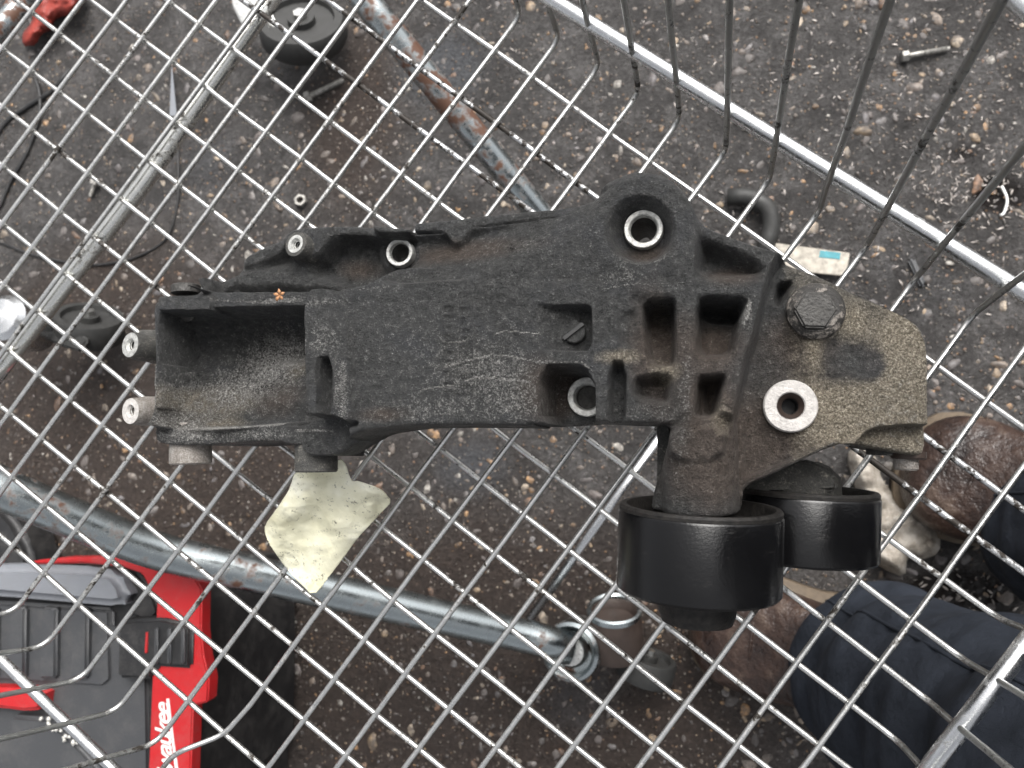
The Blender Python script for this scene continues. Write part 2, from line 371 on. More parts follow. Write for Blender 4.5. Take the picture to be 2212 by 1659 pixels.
fall = {
 6: [('b', 560, -10), ('b', 1010, 300), ('b', 1480, 650), ('c', 155, 1210), ('c', 740, 1600), ('f', 1970, 910)],
 5: [('b', 0, 20), ('b', 540, 390), ('b', 1270, 940), ('b', 1650, 1240), ('f', 1750, 1240), ('f', 2080, 1500)],
 4: [('b', 130, 480), ('b', 850, 1030), ('b', 1240, 1310), ('f', 1240, 1280), ('f', 1780, 1659)],
 3: [('b', 0, 750), ('b', 820, 1370), ('i', 1375, 240), ('i', 2050, 720)],
 2: [('b', 0, 1130), ('b', 400, 1420), ('i', 1090, 430), ('i', 1830, 970)],
 1: [('a', 190, 70), ('a', 1080, 755), ('a', 1910, 1390), ('i', 710, 545), ('i', 1620, 1240)],
 0: [('a', 185, 432), ('a', 908, 990), ('a', 1640, 1550), ('i', 485, 765), ('i', 1430, 1490)],
 -1: [('a', 20, 680), ('a', 740, 1230), ('a', 1300, 1659), ('h', 1120, 0), ('h', 2070, 750), ('i', 935, 1535)],
 -2: [('a', 20, 1040), ('a', 760, 1620), ('h', 630, 0), ('h', 1590, 760), ('i', 410, 1520)],
 -3: [('a', 20, 1400), ('d', 590, 280), ('h', 350, 160), ('h', 1120, 780), ('h', 2010, 1530)],
 -4: [('d', 40, 210), ('d', 800, 820), ('h', 150, 400), ('h', 940, 1040), ('h', 1510, 1530)],
 -5: [('d', 0, 550), ('d', 840, 1240), ('g', 1510, 250), ('h', 0, 680), ('h', 1040, 1540)],
 -6: [('d', 0, 940), ('d', 660, 1480), ('g', 1330, 500), ('g', 2090, 1110), ('h', 570, 1560)],
 -7: [('d', 0, 1320), ('g', 470, 180), ('g', 1150, 750), ('g', 2170, 1590)],
 -8: [('g', 0, 210), ('g', 480, 640), ('g', 1160, 1230), ('g', 1650, 1659)],
 -9: [('g', -20, 640), ('g', -400, 300)], 7: [('a', 1540, -120), ('a', 1300, -300)]}
WR = .00138
def wall_dir(vp):
    d = M3 @ np.array([(vp[0]-CX)/F, -(vp[1]-CY)/F, -1.]); d = -Vector(d); return d.normalized()
D_TOP, D_LOW, D_RIGHT = wall_dir((1545, 1125)), wall_dir((2150, 1090)), wall_dir((1400, 1000))
WW = []
for i, (pts, lo, hi) in rise.items():
    if i == -2: continue
    c, d = fit(pts); n = lambda p: c+d*np.dot(np.array(Q(*p))-c, d)
    a_ = n(lo) if lo else c-d*((c[1]-(-0))*0+max(60, (1800-c[1])/abs(d[1])) if True else 0)
    b_ = n(hi) if hi else c+d*max(60, (c[1]+140)/abs(d[1]))
    if i in (20, 21): b_ = c+d*((c[1]-380)/abs(d[1]))
    A, B = V(a_[0], a_[1], 0), V(b_[0], b_[1], 0)
    P = densify([A, B], .02, .0005, i)
    if hi: P = P[:-1] + fillet([P[-2], P[-1], P[-1]+D_TOP*.05], .007, 6)[1:-1] + densify([P[-1]+D_TOP*.008, P[-1]+D_TOP*.30], .02, .0006, i+9)
    if lo and i != 13: P = densify([P[0]+D_LOW*.25, P[0]+D_LOW*.03], .02, .0006, i+4) + fillet([P[0]+D_LOW*.03, P[0], P[1]], .014, 7)[1:-1] + P[1:]
    if i == 13: P = [Vector(P[0])+Vector(x) for x in ()] + fillet([V(*Q('g', 985, 1700), .0), V(*Q('g', 1040, 1620), .004), V(*Q('g', 1110, 1560), .008), V(*Q('g', 1395, 1450), 0.), P[1]], .006, 4)[:-1] + P[1:]
    WW.append((P, 'wire', i))
for j, pts in fall.items():
    if len(pts) < 3: continue
    c, d = fit(pts); L0 = c-d*((c[0]+260)/abs(d[0]))
    L1 = c+d*((2330-c[0])/abs(d[0]))
    bend = {3: ('i', 2050, 722), 2: ('i', 1835, 975), 1: ('i', 1625, 1240), 0: ('i', 1432, 1490)}.get(j)
    if bend: L1 = c+d*np.dot(np.array(Q(*bend))-c, d)
    if j > 1: L0 = c-d*((c[1]+100)/abs(d[1]))
    P = densify([V(L0[0], L0[1], -2*WR+.0001), V(L1[0], L1[1], -2*WR+.0001)], .02, .0007, j+50)
    if bend: P = P[:-1] + fillet([P[-2], P[-1], P[-1]+D_RIGHT*.06], .02, 7)[1:-1] + densify([P[-1]+D_RIGHT*.022, P[-1]+D_RIGHT*.25], .02, .0006, j)
    WW.append((P, 'wire_dirty' if j in (4, 5) else 'wire', j))
for P, m, k in WW:
    o = tube('wire', P, WR*(.97 if m == 'wire' else 1.05), MT[m], TR, 10)
    # upright stretches get darker metal for the dim surroundings they would reflect
    o.data.materials.append(MT['wall_wire']); zl = [v_.co.z+TR.location.z for v_ in o.data.vertices]
    for p_ in o.data.polygons:
        if min(zl[q_] for q_ in p_.vertices) > .006 and (k != 13 or o.data.vertices[p_.vertices[0]].co.y+TR.location.y > .05): p_.material_index = 1
tips = {'hi': [], 'lo': [], 'rt': []}
for P, m, k in WW:
    if P[-1].z > .1: tips['hi' if len(P) and k >= 9 else 'rt'].append(P[-1])
    if P[0].z > .1: tips['lo'].append(P[0])
for q_ in tips.values():
    if len(q_) > 1:
        q_.sort(key=lambda v_: v_.x if q_ is not tips['rt'] else v_.y); e_ = (q_[-1]-q_[0]).normalized()*.03
        tube('top_rod', densify([q_[0]-e_]+q_+[q_[-1]+e_], .05), .0035, MT['rod'], TR, 14)
# rods round the basket: they run outside the upright wall wires
def on_wall(bend, dirn, px):
    """height along the wall direction at which the wall wire passes picture point px"""
    A = V(*Q(*bend), 0); best = min(((lambda w: ((w[0]-px[0])**2+(w[1]-px[1])**2, s))(proj(A+dirn*s)) for s in np.linspace(0, .2, 400)), key=lambda t: t[0])
    return A + dirn*best[1]
def proj(p):
    q = M3.T @ (np.array(p)-np.array([0, 0, CH])); return (CX+F*q[0]/-q[2], CY-F*q[1]/-q[2])
p0 = on_wall(('b', 2165, 740), D_TOP, (1467, 181)); p1 = on_wall(('f', 1900, 375), D_TOP, (2162, 622))
RR = .0036
out_top = Vector((.55, .83, 0)).normalized()
zr = (p0.z+p1.z)/2
def line_at(uv0, uv1, z0, z1, ext=(0, 0)):
    A, B = V(*uv0, z0), V(*uv1, z1); d = B-A; return [A-d*ext[0], B+d*ext[1]]
tube('rim_rod', densify(line_at((1189, -2), (2121, 576), zr-.002, zr-.002, (.4, .6)), .05), RR, MT['rod'], TR, 16)
tube('rim_rod', densify(line_at(Q('g', 0, 980), Q('g', 700, 1659), .010, .010, (.5, .5)), .05), RR*.78, MT['rod'], TR, 16)
tube('rim_rod', densify(line_at(Q('i', 1600, 1690), Q('i', 2212, 900), .030, .030, (.3, .5)), .05), RR*1.02, MT['rod'], TR, 16)
tube('rim_rod', densify(line_at((2160, -30), (2212, 12), .10, .10, (.5, 3)), .05), RR, MT['rod'], TR, 16)
tube('support_bar', densify([V(*Q('a', 1720, -60), -.0090), V(*Q('a', 900, 1130), -.0090), V(*Q('d', -60, 800), -.0090)], .02, .0004), .0050, MT['bar'], TR, 20)
# chassis tubes down to the castors
tube('chassis_tube', densify([V(740, -60, -.20), V(1245, 560, -.36), V(1420, 775, -.395)], .04), .0118, MT['tube'], TR, 24)
tube('chassis_tube', fillet([V(-120, 990, -.085), V(0, 1055, -.10), V(330, 1190, -.18), V(1120, 1370, -.33), V(1235, 1400, -.345)], .03, 6), .0145, MT['tube'], TR, 24)
tube('brace_rod', [V(1130, 1356, -.355), V(1500, 842, -.33)], .0043, MT['rod'], TR, 14)
tube('chassis_tube', [V(-40, 110, -.22), V(30, 30, -.24), V(80, -60, -.25)], .0105, MT['tube'], TR, 20)
# front castor pot near the foot of the long tube
def castor(c, axis, r, wdt, mat, sub=True):
    a = Vector(axis).normalized(); c = Vector(c)
    wh = lathe('castor_wheel', c, a, [(0, -wdt*.55), (r*.3, -wdt*.55), (r*.32, -wdt*.3), (r*.72, -wdt*.3), (r*.76, -wdt*.5), (r*.94, -wdt*.5), (r, -wdt*.3), (r, wdt*.3), (r*.94, wdt*.5), (r*.76, wdt*.5), (r*.72, wdt*.3), (r*.32, wdt*.3), (r*.3, wdt*.55), (0, wdt*.55)], mat, TR, 40)
    lathe('axle_bolt', c, a, [(0, -wdt*.75), (r*.16, -wdt*.75), (r*.16, wdt*.75), (0, wdt*.75)], MT['steel'], wh, 6)
    return wh
pc = V(1232, 1408, -.345)
lathe('castor_socket', pc, Vector((-.1, .05, 1)), [(.019, -.05), (.0255, -.045), (.0265, -.004), (.0255, .001), (.0225, .0035), (.0195, .001), (.019, -.012), (0, -.012)], MT['tube'], TR, 40)
lathe('socket_stem', pc, Vector((-.1, .05, 1)), [(.0145, -.012), (.0145, -.004), (.012, .001), (0, .002)], MT['steel'], TR, 24)
pb = V(1330, 1412, -.372)
dr = lathe('castor_housing', pb, Vector((.02, 1, .42)), [(0, 0), (.020, 0), (.0245, .003), (.0255, .012), (.0240, .044), (.0225, .046), (.020, .044), (.017, .036), (0, .034)], MT['rust'], TR, 48)
lathe('housing_rim', pb, Vector((.02, 1, .42)), [(.0242, .0425), (.0244, .047), (.0225, .0482), (.0205, .0465), (.0200, .043)], MT['tube'], dr, 48)
castor(V(1395, 1440, GZ+.028), (.3, 1, .1), .027, .022, MT['rubber'])
wl = castor(V(192, 705, GZ+.052), (.35, .9, .5), .036, .026, MT['rubber'])
lathe('castor_socket', V(18, 690, -.30), (0.1, .1, 1), [(.02, -.05), (.0235, -.045), (.0235, .006), (.018, .012), (0, .014)], MT['rod'], TR, 32)
wt = castor(V(655, 62, GZ+.045), (.25, .5, 1.), .046, .026, MT['rubber'])
prism('castor_fork', [(497, -30), (560, -30), (600, 60), (575, 85), (520, 50), (500, 10)], GZ+.055, GZ+.062, MT['steel'], TR, .002)
prism('castor_fork', [(-30, 640), (60, 655), (150, 700), (190, 735), (170, 760), (60, 720), (-30, 700)], -.345, -.338, MT['rubber'], TR, .002)

# ------------------------------------------------------------------ the engine bracket: one casting worked out as a relief on a solid
BZ = .088
BR = empty('engine_bracket', V(1150, 760, .003), 'long greasy cast engine accessory bracket with two black pulleys lying on the wire mesh', 'bracket')
S = .00042
x0, y0 = at(255, 1120, .05)[0]-.012, at(1500, 1125, BZ)[1]-.012
x1, y1 = at(2012, 800, .07)[0]+.012, at(1390, 372, .07)[1]+.012
ax = np.arange(x0, x1, S); ay = np.arange(y0, y1, S)
BX, BY = np.meshgrid(ax, ay, indexing='ij')
def P2(pts, z):
    """picture outline -> plan outline; each point may carry a height of its own"""
    return np.array([at(p[0], p[1], p[2] if len(p) > 2 else z)[:2] for p in pts])
def smooth_poly(P, it=1):
    for _ in range(it):
        Qn = np.roll(P, -1, 0); P = np.stack([P*.78+Qn*.22, P*.22+Qn*.78], 1).reshape(-1, 2)
    return P
def sdf(X, Y, P):
    d = np.full(X.shape, 1e9); ins = np.zeros(X.shape, bool)
    n = len(P)
    for i in range(n):
        ax_, ay_ = P[i]; bx, by = P[(i+1) % n]; ex, ey = bx-ax_, by-ay_; L2 = ex*ex+ey*ey+1e-18
        t = np.clip(((X-ax_)*ex+(Y-ay_)*ey)/L2, 0, 1); dx = X-ax_-t*ex; dy = Y-ay_-t*ey
        d = np.minimum(d, dx*dx+dy*dy)
        c = ((ay_ > Y) != (by > Y)) & (X < ex*(Y-ay_)/(ey if abs(ey) > 1e-12 else 1e-12)+ax_); ins ^= c
    d = np.sqrt(d); return np.where(ins, -d, d)
def sm(t): t = np.clip(t, 0, 1); return t*t*(3-2*t)
H = np.full(BX.shape, BZ)
def lin(u0, v0, z0, u1, v1, z1):
    """height that runs from z0 at one picture point to z1 at another"""
    a_, b_ = at(u0, v0, z0)[:2], at(u1, v1, z1)[:2]; d = b_-a_; L2 = (d**2).sum()
    t = np.clip(((BX-a_[0])*d[0]+(BY-a_[1])*d[1])/L2, 0, 1); return z0+(z1-z0)*t
def region(pts, zref, win, rnd=1):
    P = smooth_poly(P2(pts, zref), rnd) if rnd else P2(pts, zref)
    m = .012+abs(win); i0, i1 = np.searchsorted(ax, [P[:, 0].min()-m, P[:, 0].max()+m]); j0, j1 = np.searchsorted(ay, [P[:, 1].min()-m, P[:, 1].max()+m])
    sl_ = (slice(i0, i1), slice(j0, j1)); return sl_, sdf(BX[sl_], BY[sl_], P)
def sink(pts, zf, w_=.0022, zref=None, rnd=1):
    """pocket: the outline is its upper edge, the floor lies at zf"""
    sl_, d = region(pts, zref or BZ, w_, rnd); m = sm(-d/w_); f = zf[sl_] if hasattr(zf, 'shape') else zf
    H[sl_] = H[sl_]*(1-m)+np.minimum(f, H[sl_])*m
def put(pts, zt, w_=.002, zref=None, rnd=1, soft=None):
    """raise or lower to zt inside the outline, sloping off outside it"""
    sl_, d = region(pts, zref or (zt if not hasattr(zt, 'shape') else BZ), w_, rnd); m = 1-sm((d)/w_); f = zt[sl_] if hasattr(zt, 'shape') else zt
    H[sl_] = H[sl_]*(1-m)+f*m
def raise_(pts, zt, w_=.002, zref=None, rnd=1):
    sl_, d = region(pts, zref or (zt if not hasattr(zt, 'shape') else BZ), w_, rnd); m = 1-sm(d/w_); f = zt[sl_] if hasattr(zt, 'shape') else zt
    H[sl_] = np.maximum(H[sl_], H[sl_]*(1-m)+f*m)
def disc(u, v, z, r, n=28, e=1.): return [(u+r*math.cos(2*math.pi*k/n), v+r*e*math.sin(2*math.pi*k/n)) for k in range(n)]

# big areas
put([(1300, 370), (1520, 370), (1700, 560), (1700, 600), (1500, 600), (1300, 600), (1160, 600)], lin(1400, 620, BZ, 1400, 520, .084), .006)
# sloping brown band and the rim along the upper edge
band = [(872, 470), (1060, 440), (1240, 425), (1330, 420), (1322, 590), (1180, 600), (1000, 606), (850, 612), (866, 560)]
put(band, lin(1040, 600, BZ, 1020, 505, .0725), .003, .082)
raise_([(876, 474), (1060, 448), (1240, 435), (1300, 410), (1300, 452), (1230, 468), (1060, 482), (965, 500), (880, 501)], .078, .0035)
sink([(880, 500), (966, 500), (966, 508), (880, 511)], .068, .0022, .076)
sink([(1010, 490), (1240, 466), (1242, 472), (1012, 498)], .0695, .0025, .076)
raise_([(962, 492), (1012, 488), (1008, 504), (992, 522), (978, 522)], .079, .0022)
# wing at the upper left: two ridges with hollows between
put([(400, 560), (500, 500), (640, 450), (882, 430, .084), (876, 572, .083), (826, 590, BZ), (785, 617, BZ), (722, 624, BZ), (652, 624, BZ), (440, 637, .070)], .0515, .0012, .05)
raise_([(520, 596), (680, 578), (735, 596), (735, 612), (660, 614), (600, 606), (520, 612)], .058, .006)
raise_([(440, 632), (500, 596), (522, 556), (532, 552), (540, 562), (516, 604), (460, 640)], .055, .003)
raise_([(526, 553), (606, 513), (620, 522), (612, 536), (534, 574)], .058, .004)
raise_([(618, 500), (640, 480), (700, 480), (720, 508), (690, 530), (664, 556), (626, 548)], .0620, .005)
raise_([(664, 484), (736, 480), (800, 484), (840, 494), (836, 512), (790, 505), (740, 503), (690, 510)], .060, .004)
sink([(664, 572), (706, 514), (745, 507), (822, 510), (850, 545), (836, 582, BZ), (800, 608, BZ), (770, 620, BZ), (722, 622, BZ), (690, 612, .08), (655, 600, .06)], .0475, .0075, .055)
raise_(disc(866, 546, 0, 37), .052, .004, .052)
# scoop edge sweeping up to the face
# the block with the open half-round saddle
put([(230, 600), (440, 600), (440, 632), (659, 611, BZ), (659, 940, BZ), (334, 1000), (200, 1000)], .070, .001, .070, 0)
cav = [(339, 668), (380, 664), (520, 660), (640, 658), (662, 640, BZ), (664, 720, BZ), (666, 822, BZ), (674, 906, BZ), (640, 920), (560, 926), (440, 934), (370, 938), (342, 930), (338, 800)]
sl_, d = region(cav, .070, .002, 1)
yy = (BY[sl_]-at(500, 668, .074)[1])/(at(500, 930, .074)[1]-at(500, 668, .074)[1])
xx = (BX[sl_]-at(342, 800, .074)[0])/(at(656, 800, .074)[0]-at(342, 800, .074)[0])
fl = .039 + .022*np.clip((yy-.30)/.70, 0, 1)**1.2 + .010*np.clip(1-yy/.25, 0, 1)**2
fl += .0075*sm((xx-.30)/.45)*sm((yy-.33)/.12)*(1-sm((yy-.72)/.2))
fl = np.where(xx < .33, fl+.003*sm((.33-xx)/.10)*sm((.62-yy)/.3), fl)
m = sm(-d/.0030); H[sl_] = H[sl_]*(1-m)+fl*m
raise_([(342, 640), (452, 640), (452, 668), (342, 668)], .0730, .001, None, 0)
raise_([(334, 786), (341, 786), (341, 880), (334, 880)], .0725, .0008)
# lower lip of the block
put([(180, 916), (300, 916), (338, 926), (470, 936), (560, 924), (640, 918), (668, 908, .08), (700, 920), (700, 1000), (180, 1000)], .062, .0016, .062)
raise_([(560, 918), (640, 926), (735, 932), (735, 962), (630, 957), (560, 952)], .0655, .0015)
# column with the upright slots next to the cavity
put([(656, 624), (732, 624), (748, 700), (752, 820), (752, 908), (668, 908), (660, 822)], .0895, .0008)
sink([(682, 770), (722, 768), (724, 902), (684, 904)], .079, .0018, BZ)
raise_([(668, 770), (682, 772), (684, 906), (668, 906)], .087, .001)
raise_([(726, 772), (750, 775), (752, 912), (727, 912)], .0915, .003)
put([(655, 908), (782, 908), (785, 950), (734, 990), (655, 985)], .070, .002, .07)
sink([(740, 905), (800, 908), (786, 930), (746, 932)], .076, .004, .08)
# edge of the face where it falls to the sloping band
raise_([(740, 622), (1000, 612), (1380, 622), (1380, 630), (1000, 628), (740, 640)], BZ+.0007, .003)
sink([(822, 508), (850, 500), (880, 508), (899, 530), (900, 556), (894, 572), (868, 578), (832, 585)], .0545, .0014, .076)
raise_([(734, 628), (785, 618), (826, 586), (846, 573), (880, 569), (930, 572), (930, 640), (740, 640)], lin(800, 640, BZ, 870, 575, .080), .0010)
raise_([(806, 468), (850, 462), (884, 460), (880, 496), (868, 499), (836, 500), (808, 496)], .066, .0022, .066)
raise_([(630, 508), (640, 482), (690, 482), (712, 496), (700, 520), (676, 548), (640, 548)], .0618, .0045, .062)
# tiny cast marks on the face
raise_(disc(1117, 643, 0, 14), BZ+.0006, .0006); raise_(disc(1120, 708, 0, 13), BZ+.0008, .0006)
for k, yv in enumerate((655, 676, 700, 716, 735, 751, 770, 795, 820, 838)):
    raise_([(960, yv), (958+[22, 26, 18, 24, 25][k % 5], yv-1), (958+[22, 26, 18, 24, 25][k % 5], yv+4), (960, yv+5)], BZ+.0007, .0005, None, 0)
    raise_([(993, yv+6), (1013-[0, 6, 2][k % 3], yv+6), (1013-[0, 6, 2][k % 3], yv+10), (993, yv+11)], BZ+.0007, .0005, None, 0)
for xv in (983, 991.5, 1024, 955): raise_([(xv, 650), (xv+2, 650), (xv+2, 842), (xv, 842)], BZ+.0005, .0005, None, 0)
for xv, yv in ((1092, 842), (1104, 868), (1122, 845), (1130, 872)): raise_([(xv, yv-12), (xv+3, yv-12), (xv+3, yv+14), (xv, yv+14)], BZ+.0006, .0005, None, 0)
SCR = ([(1070, 722, ), (1090, 715), (1163, 720)], [(958, 794), (1010, 779), (1060, 767), (1095, 768), (1160, 782)], [(1005, 823), (1025, 815), (1080, 818), (1146, 825)], [(908, 843), (930, 838), (955, 835), (982, 832)], [(958, 738), (975, 740), (1000, 738), (1014, 730)])
for pts in SCR:
    for (a1, b1), (a2, b2) in zip(pts, pts[1:]):
        sink([(a1, b1-1.2), (a2, b2-1.2), (a2, b2+1.6), (a1, b1+1.6)], BZ-.0012, .0005, BZ, 0)
# pockets
put([(1180, 628), (1480, 622), (1480, 916), (1180, 916)], BZ, .004)
sink([(1130, 640), (1183, 657), (1262, 654), (1278, 660), (1281, 672), (1281, 759), (1240, 762), (1150, 762), (1110, 740)], lin(1150, 710, BZ-.0005, 1262, 712, .0785), .0018)
sink([(1161, 786), (1250, 784), (1269, 794), (1280, 816), (1288, 835), (1288, 930), (1160, 930)], .060, .0028, BZ, 1)
sink([(1312, 775), (1356, 777), (1354, 930), (1308, 930)], .077, .002)
sink([(1386, 646), (1455, 640), (1466, 656), (1466, 740), (1461, 796), (1398, 796), (1384, 700)], lin(1430, 655, .063, 1430, 795, .079), .0028)
sink([(1330, 668), (1386, 660), (1386, 760), (1330, 756)], BZ-.0022, .003)
sink([(1362, 812), (1400, 804), (1458, 800), (1452, 872), (1430, 879), (1362, 867)], .0775, .004)
sink(disc(1421, 824, 0, 17), .072, .004, .078)
sink([(1496, 634), (1620, 640), (1620, 664), (1606, 704), (1588, 774), (1497, 780)], lin(1555, 660, .068, 1555, 775, .0785), .0034)
sink([(1506, 638), (1618, 643), (1612, 688), (1540, 692), (1510, 670)], .061, .004)
sink([(1497, 808), (1571, 803), (1571, 825), (1549, 912), (1511, 918), (1492, 912)], .0745, .0030)
sink([(1512, 812), (1566, 812), (1546, 896), (1524, 900), (1516, 850)], .070, .0025)
sink([(1496, 500), (1545, 512), (1640, 553), (1664, 584), (1640, 609), (1492, 614)], lin(1580, 530, .070, 1580, 612, .077), .006, .085)
# raised webs between the pockets
for web in ([(1466, 500), (1492, 500), (1496, 640), (1496, 905), (1470, 905), (1467, 640)], [(1380, 618), (1665, 612), (1665, 632), (1380, 630)], [(1490, 780), (1590, 778), (1588, 800), (1490, 802)], [(1624, 630), (1655, 620), (1622, 740), (1575, 905), (1556, 905), (1604, 720)]):
    raise_(web, BZ+.0026, .0034)
# bowl around the upper bush
raise_(disc(1390, 488, 0, 98), .0905, .008)
sink(disc(1384, 495, 0, 80), .078, .0055, .0905)
sl_, d = region(disc(1384, 495, 0, 82), .0905, .002); 
# plate to the right of the webs
plate = [(1668, 612), (1690, 570), (1760, 570), (2100, 660), (2100, 930), (1900, 922), (1850, 937), (1700, 1010), (1560, 1070), (1592, 930), (1616, 810), (1645, 715)]
sl_, d = region(plate, .072, .003); m = 1-sm(d/.004); ok = BX[sl_] > at(1560, 900, .072)[0]
H[sl_] = np.where(ok, H[sl_]*(1-m)+.072*m, H[sl_])
sink([(1676, 602), (1720, 600), (1712, 640), (1690, 668), (1668, 660)], .062, .003, .074)
raise_(disc(1764, 671, 0, 62), .0745, .004)
raise_(disc(1708, 880, 0, 62), .0735, .004)
raise_([(1748, 730), (1764, 730), (1756, 800), (1744, 800)], .0745, .004)
raise_([(1800, 770), (1990, 760), (1990, 800), (1830, 840)], .0732, .010)
sink([(1815, 700), (1890, 720), (1910, 790), (1860, 830), (1800, 800)], .0705, .008, .072)
raise_([(1742, 578), (1800, 603), (1860, 630), (1930, 662), (1984, 692), (2004, 740), (2014, 740), (1990, 670), (1930, 640), (1800, 580)], .0738, .0015)
# step below the plate's lower right corner
put([(1860, 940), (1902, 923), (2100, 920), (2100, 1100), (1700, 1100)], .0655, .0010, .069)
# arm that carries the front pulley: rounded like a spindle housing
sl_, d = region([(1446, 905), (1600, 905), (1604, 1047), (1602, 1140), (1405, 1140), (1425, 1026)], BZ, .003)
cxl, cxr = at(1425, 1000, .08)[0], at(1600, 1000, .08)[0]
tt = (BX[sl_]-(cxl+cxr)/2)/((cxr-cxl)/2); dome = .070+.020*np.sqrt(np.clip(1-tt*tt, .05, 1))
dome -= .004*sm((BY[sl_]-at(1500, 1040, BZ)[1])/.004)*0
m = 1-sm(d/.003); H[sl_] = H[sl_]*(1-m)+np.minimum(dome, .0895)*m
raise_([(1452, 935), (1558, 930), (1552, 985), (1456, 985)], .0915, .003)
sink([(1470, 1026), (1590, 1020), (1590, 1042), (1470, 1046)], .0868, .005, BZ)
raise_([(1560, 1055), (1700, 1000), (1806, 950), (1812, 962), (1700, 1014), (1606, 1056)], .0745, .0015, .072)

# outline of the whole casting, each point at the height of the edge it stands for
OUT = [(331, 662, .069), (338, 642, .072), (365, 634, .072), (437, 633, .070), (470, 614, .052), (500, 600, .054), (516, 590, .055), (529, 558, .056), (570, 536, .056), (609, 517, .058), (640, 494, .06), (690, 489, .062),
 (740, 486, .060), (791, 489, .060), (815, 493, .060), (842, 492, .064), (866, 488, .068), (892, 483, .077), (960, 477, .077), (1060, 463, .077), (1150, 456, .077), (1234, 448, .077), (1262, 440, .077), (1288, 427, .08), (1311, 398, .082), (1351, 378, .083), (1391, 373, .083), (1430, 383, .083),
 (1460, 402, .083), (1484, 430, .083), (1498, 455, .083), (1508, 482, .083), (1540, 497, .083), (1580, 512, .083), (1629, 532, .082), (1665, 550, .078), (1700, 567, .074), (1753, 588, .0735), (1808, 614, .0735), (1857, 636, .073), (1926, 668, .073), (1960, 684, .073), (1982, 701, .073),
 (1996, 722, .073), (2004, 750, .073), (2005, 800, .072), (2003, 903, .07), (2001, 955, .0655), (1994, 984, .0655), (1960, 981, .0655), (1895, 968, .0655), (1860, 962, .0655), (1815, 957, .068), (1780, 970, .072), (1732, 993, .072), (1660, 1028, .072), (1606, 1052, .073),
 (1603, 1085, .076), (1600, 1108, .078), (1560, 1116, .084), (1505, 1119, .088), (1450, 1115, .084), (1412, 1103, .078), (1408, 1092, .076), (1414, 1060, .076), (1425, 1026, .076), (1436, 985, .078), (1446, 950, .08), (1448, 916, .086), (1400, 914, .086), (1353, 912, .088), (1310, 910, .086),
 (1287, 909, .084), (1282, 917, .06), (1220, 921, .058), (1164, 921, .06), (1158, 920, .086), (1080, 918, BZ), (980, 917, BZ), (880, 918, BZ), (840, 924, .084), (790, 934, .08), (775, 955, .07), (752, 972, .068), (734, 984, .066), (700, 985, .064), (640, 985, .06), (631, 954, .062), (560, 953, .062), (470, 960, .062), (420, 962, .062), (361, 960, .062), (336, 955, .062), (326, 930, .063), (331, 900, .068), (334, 860, .070), (333, 800, .070), (331, 720, .070)]
OP = P2(OUT, BZ); OP = smooth_poly(OP, 1)
D = sdf(BX, BY, OP)
# holes that go right through
HOLES = [(1391, 497, .079, .0052), (865, 547, .05, .0042), (1270, 857, .058, .0052), (1707.9, 877, .0735, .0050)]
for (u, v, zz, r) in HOLES:
    c = at(u, v, zz); D = np.maximum(D, r-np.hypot(BX-c[0], BY-c[1]))
# rounded outer edges
H -= .0024*(1-np.sqrt(np.clip(1-(1-np.clip(-D/.0024, 0, 1))**2, 0, 1)))
# cast skin: lumps, grease and grit
skin = .0011*vnoise(BX, BY, 90, 1, 2)+.0012*vnoise(BX, BY, 430, 2, 3, .7)
rough = np.clip(vnoise(BX, BY, 40, 6, 2)*2.2+.7, .25, 1.3)
H += skin*rough + .0005*np.clip(vnoise(BX, BY, 800, 7, 2), .05, 1)*rough
# underside
ZB = np.full(BX.shape, .050)
ZB = np.where(BX < at(656, 800, .07)[0], .0035, ZB)
ZB = np.where(BX > at(1640, 800, .07)[0], .058, ZB)
sl_, d = region([(1860, 925), (2100, 925), (2100, 1100), (1860, 1100)], .06, .002); ZB[sl_] = np.where(d < 0, .030, ZB[sl_])
wing = (BY > at(600, 632, .055)[1]) & (BX < at(838, 500, .06)[0]); ZB = np.where(wing, .028, ZB)
ZB = np.where((BX > at(838, 500, .06)[0]) & (BX < at(1300, 500, .06)[0]) & (BY > at(1000, 560, .07)[1]), .045, ZB)
ZB = np.minimum(ZB, H-.004)
inside = D < 0
cell = inside[:-1, :-1] | inside[1:, :-1] | inside[1:, 1:] | inside[:-1, 1:]
# draw the outer vertices on to the outline
gxx, gyy = np.gradient(D, S)
nrm = np.maximum(np.hypot(gxx, gyy), 1e-6); sh = np.where(D > 0, D, 0)
PX, PY = BX-gxx/nrm*sh, BY-gyy/nrm*sh
nX, nY = BX.shape; id_ = np.arange(nX*nY).reshape(nX, nY)
used = np.zeros((nX, nY), bool)
for a_, b_ in ((slice(None, -1), slice(None, -1)), (slice(1, None), slice(None, -1)), (slice(1, None), slice(1, None)), (slice(None, -1), slice(1, None))): used[a_, b_] |= cell
mp = -np.ones(nX*nY, int); mp[used.ravel()] = np.arange(used.sum()); N1 = used.sum()
top = np.stack([id_[:-1, :-1], id_[1:, :-1], id_[1:, 1:], id_[:-1, 1:]], -1)[cell]; top = mp[top]
coT = np.c_[PX[used], PY[used], H[used]]; coB = np.c_[PX[used], PY[used], ZB[used]]
bot = top[:, ::-1]+N1
side = []
C = np.pad(cell, 1)
def edge_quads(mask, a_, b_):
    A, B = mp[id_[a_][mask]], mp[id_[b_][mask]]; return np.stack([B, A, A+N1, B+N1], -1)
nc = cell.shape
c00, c10, c11, c01 = id_[:-1, :-1], id_[1:, :-1], id_[1:, 1:], id_[:-1, 1:]
